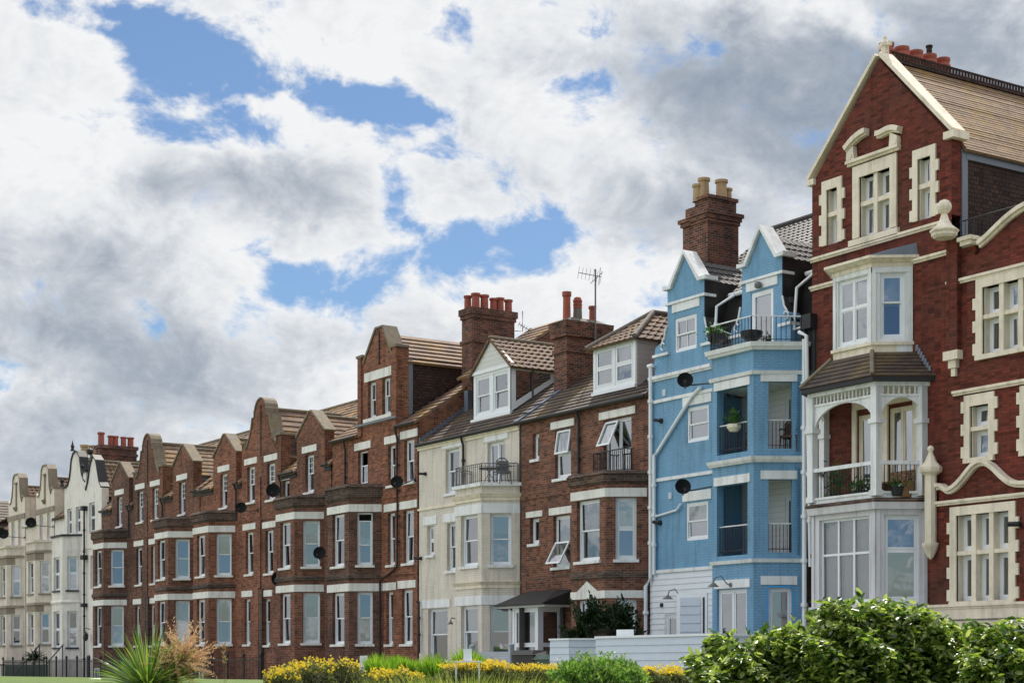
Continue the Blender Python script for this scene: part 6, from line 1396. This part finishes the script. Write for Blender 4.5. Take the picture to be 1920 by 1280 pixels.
    root = thing('stone_garden_wall', 'low pale stone garden wall in front of the two cream houses at far left', 'wall', (-104, -3.2, 0)); m = MB(); m.fb(YF(-3.2), -113, -101, 0, .95, -.25, 0); m.build('masonry', 'cream_render', root); m = MB(); m.fb(YF(-3.2), -113, -101, .95, 1.05, -.3, .05); m.build('coping', 'taupe_stone', root)
    root = thing('timber_trellis', 'dark timber screen with a top rail at the far left, above the stone wall', 'trellis', (-107, -3.6, 0)); m = MB(); y = -3.6
    for x in (-109.6, -106.2, -103.2): m.box(x, x + .14, y - .1, y + .0, 0, 2.35)
    m.build('posts', 'black_paint', root); m = MB(); m.box(-109.6, -103.1, y - .07, y, 2.25, 2.35); m.box(-109.6, -103.1, y - .07, y, 1.1, 1.2); m.build('rails', 'black_paint', root)
    root = thing('garden_bench', 'dark red slatted wooden bench back standing by the trellis at far left', 'bench', (-106, -3.3, 1.0)); m = MB(); [m.box(-107 + .18 * k, -106.9 + .18 * k, -3.45, -3.4, 1.3, 2.4) for k in range(9)]; m.box(-107.1, -105.3, -3.46, -3.38, 2.4, 2.55); m.box(-107.1, -105.3, -3.46, -3.38, 1.75, 1.85); m.build('backrest', 'wicker', root); m = MB(); m.box(-107.1, -105.3, -3.9, -3.4, 1.25, 1.32); m.build('seat', 'wicker', root)
    for x in (-107.1, -105.4): m = MB(); m.box(x, x + .1, -3.85, -3.4, 1.05, 1.25); m.build('leg', 'wicker', root)
fences()
def bins():
    def X4(px, y): a = (px - 960) / F; t = (D + y) / (ST + a * CT); return t * (-CT + a * ST)
    for (pa, pb, zt, mat, lab) in ((962, 1002, 1.34, 'black_render', 'black wheeled bin with closed lid beside the glass porch, left of the pair'), (1004, 1036, 1.2, 'dark_green_plastic', 'dark green lidded bin beside the glass porch, right of the black bin')):
        y = -4.6; x0, x1 = X4(pa, y), X4(pb, y); root = thing('wheeled_bin', lab, 'bin', ((x0 + x1) / 2, y, 0), 'bins by the glass porch'); m = MB()
        m.plan([(x0 + .06, y), (x1 - .06, y), (x1 - .06, y + .6), (x0 + .06, y + .6)], .1, zt - .14, [(x0, y - .05), (x1, y - .05), (x1, y + .65), (x0, y + .65)]); m.build('body', mat, root)
        m = MB(); m.plan([(x0 - .04, y - .1), (x1 + .04, y - .1), (x1 + .04, y + .7), (x0 - .04, y + .7)], zt - .14, zt, [(x0 + .06, y), (x1 - .06, y), (x1 - .1, y + .6), (x0 + .1, y + .6)]); m.build('lid', mat, root)
        for x in (x0 + .1, x1 - .1): m = MB(); m.lathe((x, y + .55, .12), [(.12, -.03), (.12, .03)], 10, (1, 0, 0)); m.build('wheel', 'black_paint', root)
bins()

# ---------------------------------------------------------------- planting on the green, t = metres ahead of the lens along its axis
def gp(px, t): a = (px - 960) / F; return (t * (-CT + a * ST), -D + t * (ST + a * CT))
def gz(y):
    prof = [(-1500, -.9), (-30, -.9), (-24, -.8), (-18, -.15), (-14, .32), (-9.2, .42), (-8.2, .1), (-7, 0), (1800, 0)]
    for (a, za), (b, zb) in zip(prof, prof[1:]):
        if a <= y <= b: return za + (zb - za) * (y - a) / (b - a)
    return 0
def shrub(name, label, cat, px, t, wpx, ytop, leaf, ln, wd, n, group=None, depth=None, core='soil', up=.3, flowers=0, squash=1.0, shoots=0, coremat='bark', flat=False, rough=1.0, lift=None, ftop=.72):
    x, y = gp(px, t); g = gz(y); zt = ZE + (HZ - ytop) / F * t; rx = wpx / 2 / F * t; rz = (zt - g) / 2 * 1.02; rd = depth or rx * .9; cz = g + rz
    g0 = g
    if lift is not None: g = ZE + (HZ - lift) / F * t; rz = (zt - g) / 2; cz = g + rz
    root = thing(name, label, cat, (x, y, g), group)
    u = Vector((ST, CT, 0)); v = Vector((-CT, ST, 0))
    dirs = rng.normal(size=(n, 3)); dirs /= np.linalg.norm(dirs, axis=1)[:, None]; dirs[:, 2] = np.where(rng.uniform(size=n) < .75, np.abs(dirs[:, 2]), dirs[:, 2])
    rad = rng.uniform(.62, 1.0, n) ** .6
    ph = rng.uniform(0, 6.28, 8)
    lump = 1 + rough * .10 * np.sin(dirs[:, 0] * 5 + ph[0]) * np.cos(dirs[:, 1] * 6 + ph[1]) + rough * .08 * np.sin(dirs[:, 0] * 11 + ph[2] + dirs[:, 2] * 7) + rough * .07 * np.sin(dirs[:, 0] * 23 + dirs[:, 1] * 19 + ph[3])
    p = .8; sd = np.sign(dirs) * np.abs(dirs) ** p; sd /= np.maximum(1e-6, (np.abs(sd) ** 2.6).sum(1) ** (1 / 2.6))[:, None]
    r = (rad * lump)[:, None]; loc = sd * r * np.array((rx, rd, rz))
    P = np.array((x, y, cz)) + loc[:, :1] * np.array(u) + loc[:, 1:2] * np.array(v) + loc[:, 2:] * np.array((0, 0, 1.))
    P[:, 2] = np.maximum(P[:, 2], g + .02); bias = (sd[:, :1] * np.array(u) + sd[:, 1:2] * np.array(v) + sd[:, 2:] * np.array((0, 0, 1.))) * .9
    FO = [leaves(n, P, 0, ln, wd, up, bias=bias, flat=flat)]
    c = MB(); c.lathe((x, y, g), [(.05, g0 - g - .001), (.05, 0), (rx * .6, 0), (rx * .78, rz * .4), (rx * .8, rz), (rx * .66, rz * 1.4), (rx * .35, rz * 1.68), (.02, rz * 1.78)], 14); c.build('dark_core', coremat, root)  # solid core in a dark colour, painting the shade between the leaves
    if flowers:
        k = rng.choice(n, flowers); k = rng.choice(n, flowers * 3); k = k[(sd[k, 2] > ftop) & (rad[k] > .8)]; Q = P[k] + bias[k] * .05; Q[:, 2] += .03
        Q = np.repeat(Q, 6, 0) + rng.normal(size=(len(Q) * 6, 3)) * np.array((.05, .05, .03)); leafmesh('flowers', leaves(len(Q), Q, 0, .045, .045, .6), 'flower_yellow', root, kind='stuff')
    if not shoots: leafmesh('foliage', FO[0], leaf, root)
    if shoots:
        S_ = []; Lf = []
        for i in range(shoots):
            a = rng.uniform(-.9, .9); b = rng.uniform(-.6, .6); z0 = cz + rz * .75 * math.sqrt(max(.05, 1 - a * a)); q = Vector((x, y, z0)) + u * a * rx + v * b * rd
            tip = q + Vector((rng.uniform(-.12, .12), rng.uniform(-.12, .12), rng.uniform(.12, .34) * (rz + .4))); m_ = None
            for j in range(14): Lf.append(q.lerp(tip, j / 13))
        Lf = np.array(Lf) + rng.normal(size=(len(Lf), 3)) * .012; FO.append(leaves(len(Lf), Lf, 0, ln * .9, wd * .9, .5))
    leafmesh('foliage', np.concatenate(FO), leaf, root)
    return root
def grass(name, label, px, t, wpx, ytop, n, mat='grass_blade', group=None, cat='grass clump', spread=.35, width=.012, ln=None):
    x, y = gp(px, t); g = gz(y); h = (ZE + (HZ - ytop) / F * t - g) if ln is None else ln; rx = wpx / 2 / F * t
    root = thing(name, label, cat, (x, y, g), group); Q = []; U = []
    for i in range(n):
        a, r = rng.uniform(0, 6.283), rx * .62 * math.sqrt(rng.uniform()); bx, by = x + r * math.cos(a), y + r * math.sin(a)
        hh = h * rng.uniform(.5, 1.0) * (1 - .45 * (r / rx) ** 2) * (1 + .14 * math.sin(bx * 9) * math.cos(by * 7)); tl = spread * rng.uniform(.3, 1.1) * hh * (.25 + r / rx); a2 = a + rng.normal() * .5; dx, dy = math.cos(a2) * tl, math.sin(a2) * tl; c = rng.uniform()
        pts = [(bx, by, g), (bx + dx * .25, by + dy * .25, g + hh * .5), (bx + dx * .65, by + dy * .65, g + hh * .85), (bx + dx * 1.1, by + dy * 1.1, g + hh)]
        sx, sy = ST * width, CT * width
        for k in range(3):
            U.append(c); w0, w1 = (1 - k * .28), (1 - (k + 1) * .28) if k < 2 else .05; p, q = pts[k], pts[k + 1]
            Q += [(p[0] - sx * w0, p[1] - sy * w0, p[2]), (p[0] + sx * w0, p[1] + sy * w0, p[2]), (q[0] + sx * w1, q[1] + sy * w1, q[2]), (q[0] - sx * w1, q[1] - sy * w1, q[2])]
    leafmesh('blades', np.array(Q), mat, root, uvx=np.array(U)); return root
def strap_plant(name, label, cat, px, t, ytop, n, ln, wd, trunk=.3, group=None, mat='strap_leaf', low=-.15, base=None):
    x, y = gp(px, t); g = gz(y); root = thing(name, label, cat, (x, y, g), group); z0 = base if base is not None else ZE + (HZ - ytop) / F * t - ln
    m = MB(); m.tube([(x, y, g), (x, y, (g + z0) / 2), (x, y, z0)], [.09, .07, .06], 8); m.build('trunk', 'bark', root); Q = []; U = []
    for i in range(n):
        a = rng.uniform(0, 6.283); e = math.asin(rng.uniform(low, 1.0) ** 1 if True else 0); L = ln * rng.uniform(.75, 1.05); c = rng.uniform()
        d = Vector((math.cos(a) * math.cos(e), math.sin(a) * math.cos(e), math.sin(e))); s = d.cross(Vector((0, 0, 1))); s = s.normalized() if s.length > .1 else Vector((1, 0, 0)); s = (s + Vector((rng.normal(), rng.normal(), rng.normal())) * .5).normalized()
        pts = []; 
        for k in range(6): q = k / 5; pts.append(Vector((x, y, z0)) + d * L * q - Vector((0, 0, 1)) * L * .28 * q * q * math.cos(e))
        ws = [.5, 1, 1, .85, .55, .04]
        for k in range(5): Q += [tuple(pts[k] - s * wd * ws[k] / 2), tuple(pts[k] + s * wd * ws[k] / 2), tuple(pts[k + 1] + s * wd * ws[k + 1] / 2), tuple(pts[k + 1] - s * wd * ws[k + 1] / 2)]; U.append(c)
    leafmesh('leaves', np.array(Q), mat, root, uvx=np.array(U)); return root

shrub('evergreen_hedge', 'big glossy green hedge mound in the right foreground, left of the smaller one', 'hedge', 1640, 19, 310, 1154, 'hedge_leaf', .105, .058, 27000, 'glossy hedge shrubs in the right foreground', shoots=40, depth=1.2, flat=True, rough=1.4, up=.05)
shrub('evergreen_hedge', 'lower left shoulder of glossy hedge, between the boarded wall and the big mound', 'hedge', 1435, 19.6, 270, 1208, 'hedge_leaf', .105, .058, 20000, 'glossy hedge shrubs in the right foreground', shoots=30, depth=1.1, flat=True, rough=1.4, up=.05)
shrub('evergreen_hedge', 'glossy green hedge cut off by the bottom right corner of the photo', 'hedge', 1900, 17.5, 215, 1188, 'hedge_leaf', .10, .054, 15000, 'glossy hedge shrubs in the right foreground', shoots=22, depth=.9, flat=True, rough=1.4, up=.05)
FL = 'grey-leaved shrubs with yellow daisies'
shrub('yellow_flowered_shrub', 'grey-leaved mound topped with yellow flowers, left of the fine green grasses', 'shrub', 605, 31, 175, 1247, 'grey_leaf', .06, .03, 9000, FL, flowers=170)
shrub('yellow_flowered_shrub', 'small low yellow-flowered mound at the left end of the flower bed', 'shrub', 530, 30, 80, 1262, 'grey_leaf', .055, .03, 3000, FL, flowers=60)
shrub('yellow_flowered_shrub', 'yellow-flowered shrub right behind the small white stand', 'shrub', 895, 33, 150, 1250, 'grey_leaf', .06, .03, 8000, FL, flowers=300)
shrub('yellow_flowered_shrub', 'low yellow-flowered shrub in front of the two bins', 'shrub', 1000, 33, 130, 1256, 'grey_leaf', .06, .03, 6000, FL, flowers=170)
shrub('yellow_flowered_shrub', 'yellow-flowered shrub under the boarded wall, left of the glossy hedge', 'shrub', 1240, 28, 110, 1262, 'grey_leaf', .055, .03, 3500, FL, flowers=110)
shrub('yellow_flowered_shrub', 'low yellow-flowered mound in front of the fine green grasses', 'shrub', 745, 29.5, 120, 1264, 'grey_leaf', .055, .03, 3500, FL, flowers=110)
shrub('leafy_shrub', 'light green leafy shrub with upright shoots in front of the boarded wall', 'shrub', 1120, 27, 175, 1243, 'light_leaf', .075, .035, 7000, shoots=60)
shrub('climbing_shrub', 'dark green bushy shrub growing against the bay of the brown brick house', 'shrub', 1132, 50.4, 118, 1148, 'dark_leaf', .15, .07, 5500, depth=.6, shoots=26, rough=2.6, core=None)
def plume_shrub():
    x, y = gp(330, 27); g = gz(y); z0 = ZE + (HZ - 1252) / F * 27; root = thing('feathery_shrub', 'pinkish brown feathery flower plumes leaning out right of the spiky plant', 'shrub', (x, y, g))
    m = MB(); m.tube([(x - .1, y, g), (x, y, z0)], [.05, .03], 6); m.build('trunk', 'bark', root); C = []; Bz = []
    for i in range(210):
        th, e = rng.uniform(0, 6.283), math.asin(rng.uniform(-.05, 1)); L = rng.uniform(.35, .84)
        d = Vector((math.cos(th) * math.cos(e) * .85 + .18 * ST, math.sin(th) * math.cos(e) * .6 + .18 * CT, math.sin(e))); w_ = Vector(rng.normal(size=3)) * .12
        for q in np.linspace(.18, 1, 46): p = Vector((x, y, z0)) + d * L * q + w_ * q * q - Vector((0, 0, .10)) * q ** 3; C.append(tuple(p + Vector(rng.normal(size=3)) * .014 * (1.3 - q))); Bz.append(tuple(d * .8))
    leafmesh('plumes', leaves(len(C), np.array(C), 0, .045, .014, .1, bias=np.array(Bz)), 'dry_flower', root)
    c = np.array((x - .05, y, z0 + .1)) + rng.normal(size=(450, 3)) * np.array((.16, .10, .12)); leafmesh('leaves', leaves(450, c, 0, .09, .03, .3), 'light_leaf', root)
plume_shrub()
GG = 'fine green grasses in the flower bed'
grass('ornamental_grass', 'bright green fine grass clump right of the left yellow flowers', 715, 36, 75, 1219, 1500, group=GG)
grass('ornamental_grass', 'second bright green grass clump, touching the first on its right', 757, 37, 70, 1220, 1400, group=GG)
grass('ornamental_grass', 'green grass clump left of the small white stand', 815, 36, 75, 1224, 1400, group=GG)
grass('ornamental_grass', 'green grass clump behind the small white stand', 880, 38, 80, 1212, 1500, group=GG)
strap_plant('spiky_cabbage_palm', 'large spiky green strap-leaved plant in the left foreground', 'spiky plant', 278, 27, 1156, 420, 1.2, .032, low=.12)
strap_plant('spiky_cabbage_palm', 'small dark spiky plant in front of the cream house at far left', 'spiky plant', 65, 98, 1200, 90, .95, .08, mat='dark_leaf', base=1.3)
def stalks():
    x, y = gp(421, 26); g = gz(y); root = thing('dry_stalks', 'tall dry curved stalks standing right of the feathery brown shrub', 'plant', (x, y, g))
    for k, (dx, h) in enumerate(((0, 1.75), (.06, 1.6), (-.08, 1.2))):
        m = MB(); m.tube([(x + dx * .3, y, g), (x + dx, y, g + h * .5), (x + dx * 1.6 - .04, y, g + h)], [.008, .006, .003], 5); m.build('stalk', 'wood', root)
    c = np.array([(x - .02 + rng.normal() * .02, y, g + 1.75 - q * .3) for q in rng.uniform(0, 1, 40)]); leafmesh('seed_heads', leaves(40, c, 0, .06, .02, .4), 'dry_stem', root)
stalks()
def stand():
    x, y = gp(876, 30); g = gz(y); zt = ZE + (HZ - 1238) / F * 30; root = thing('flower_stand', 'small white stand with a white panel on top and a rusty orange jug under it', 'stand', (x, y, g)); fr = Fr((x - .24 * ST, y - .24 * CT), (ST, CT)); m = MB()
    m.fb(fr, 0, .5, zt - .025, zt, -.3, 0); m.build('table_top', 'plastic_white', root); m = MB(); m.fb(fr, .17, .32, zt, zt + .21, -.12, -.10); m.build('panel', 'plastic_white', root)
    for a in (.03, .44):
        for d in (-.28, -.03): m = MB(); m.fb(fr, a, a + .018, g, zt - .025, d, d + .018); m.build('leg', 'plastic_white', root)
    root2 = thing('jug', 'rusty orange clay jug standing under the small white stand', 'jug', (x, y, g)); m = MB(); p = fr.pt(.28, g, -.15); m.lathe(p, [(.05, 0), (.09, .1), (.1, .28), (.05, .4), (.045, .48), (.06, .52), (.04, .52)], 12); m.build('body', 'rust_orange', root2); m = MB(); q = Vector(fr.pt(.28, g, -.15)); m.tube([q + Vector((.05, 0, .42)), q + Vector((.13, 0, .38)), q + Vector((.1, 0, .22))], .012, 5); m.build('handle', 'rust_orange', root2)
stand()
grass('meadow_grass', 'wispy pale grasses along the bottom of the flower bed, under the small white stand', 860, 25, 640, 1256, 4200, group=None, width=.006, spread=.5, mat='meadow_blade')
root_ = None
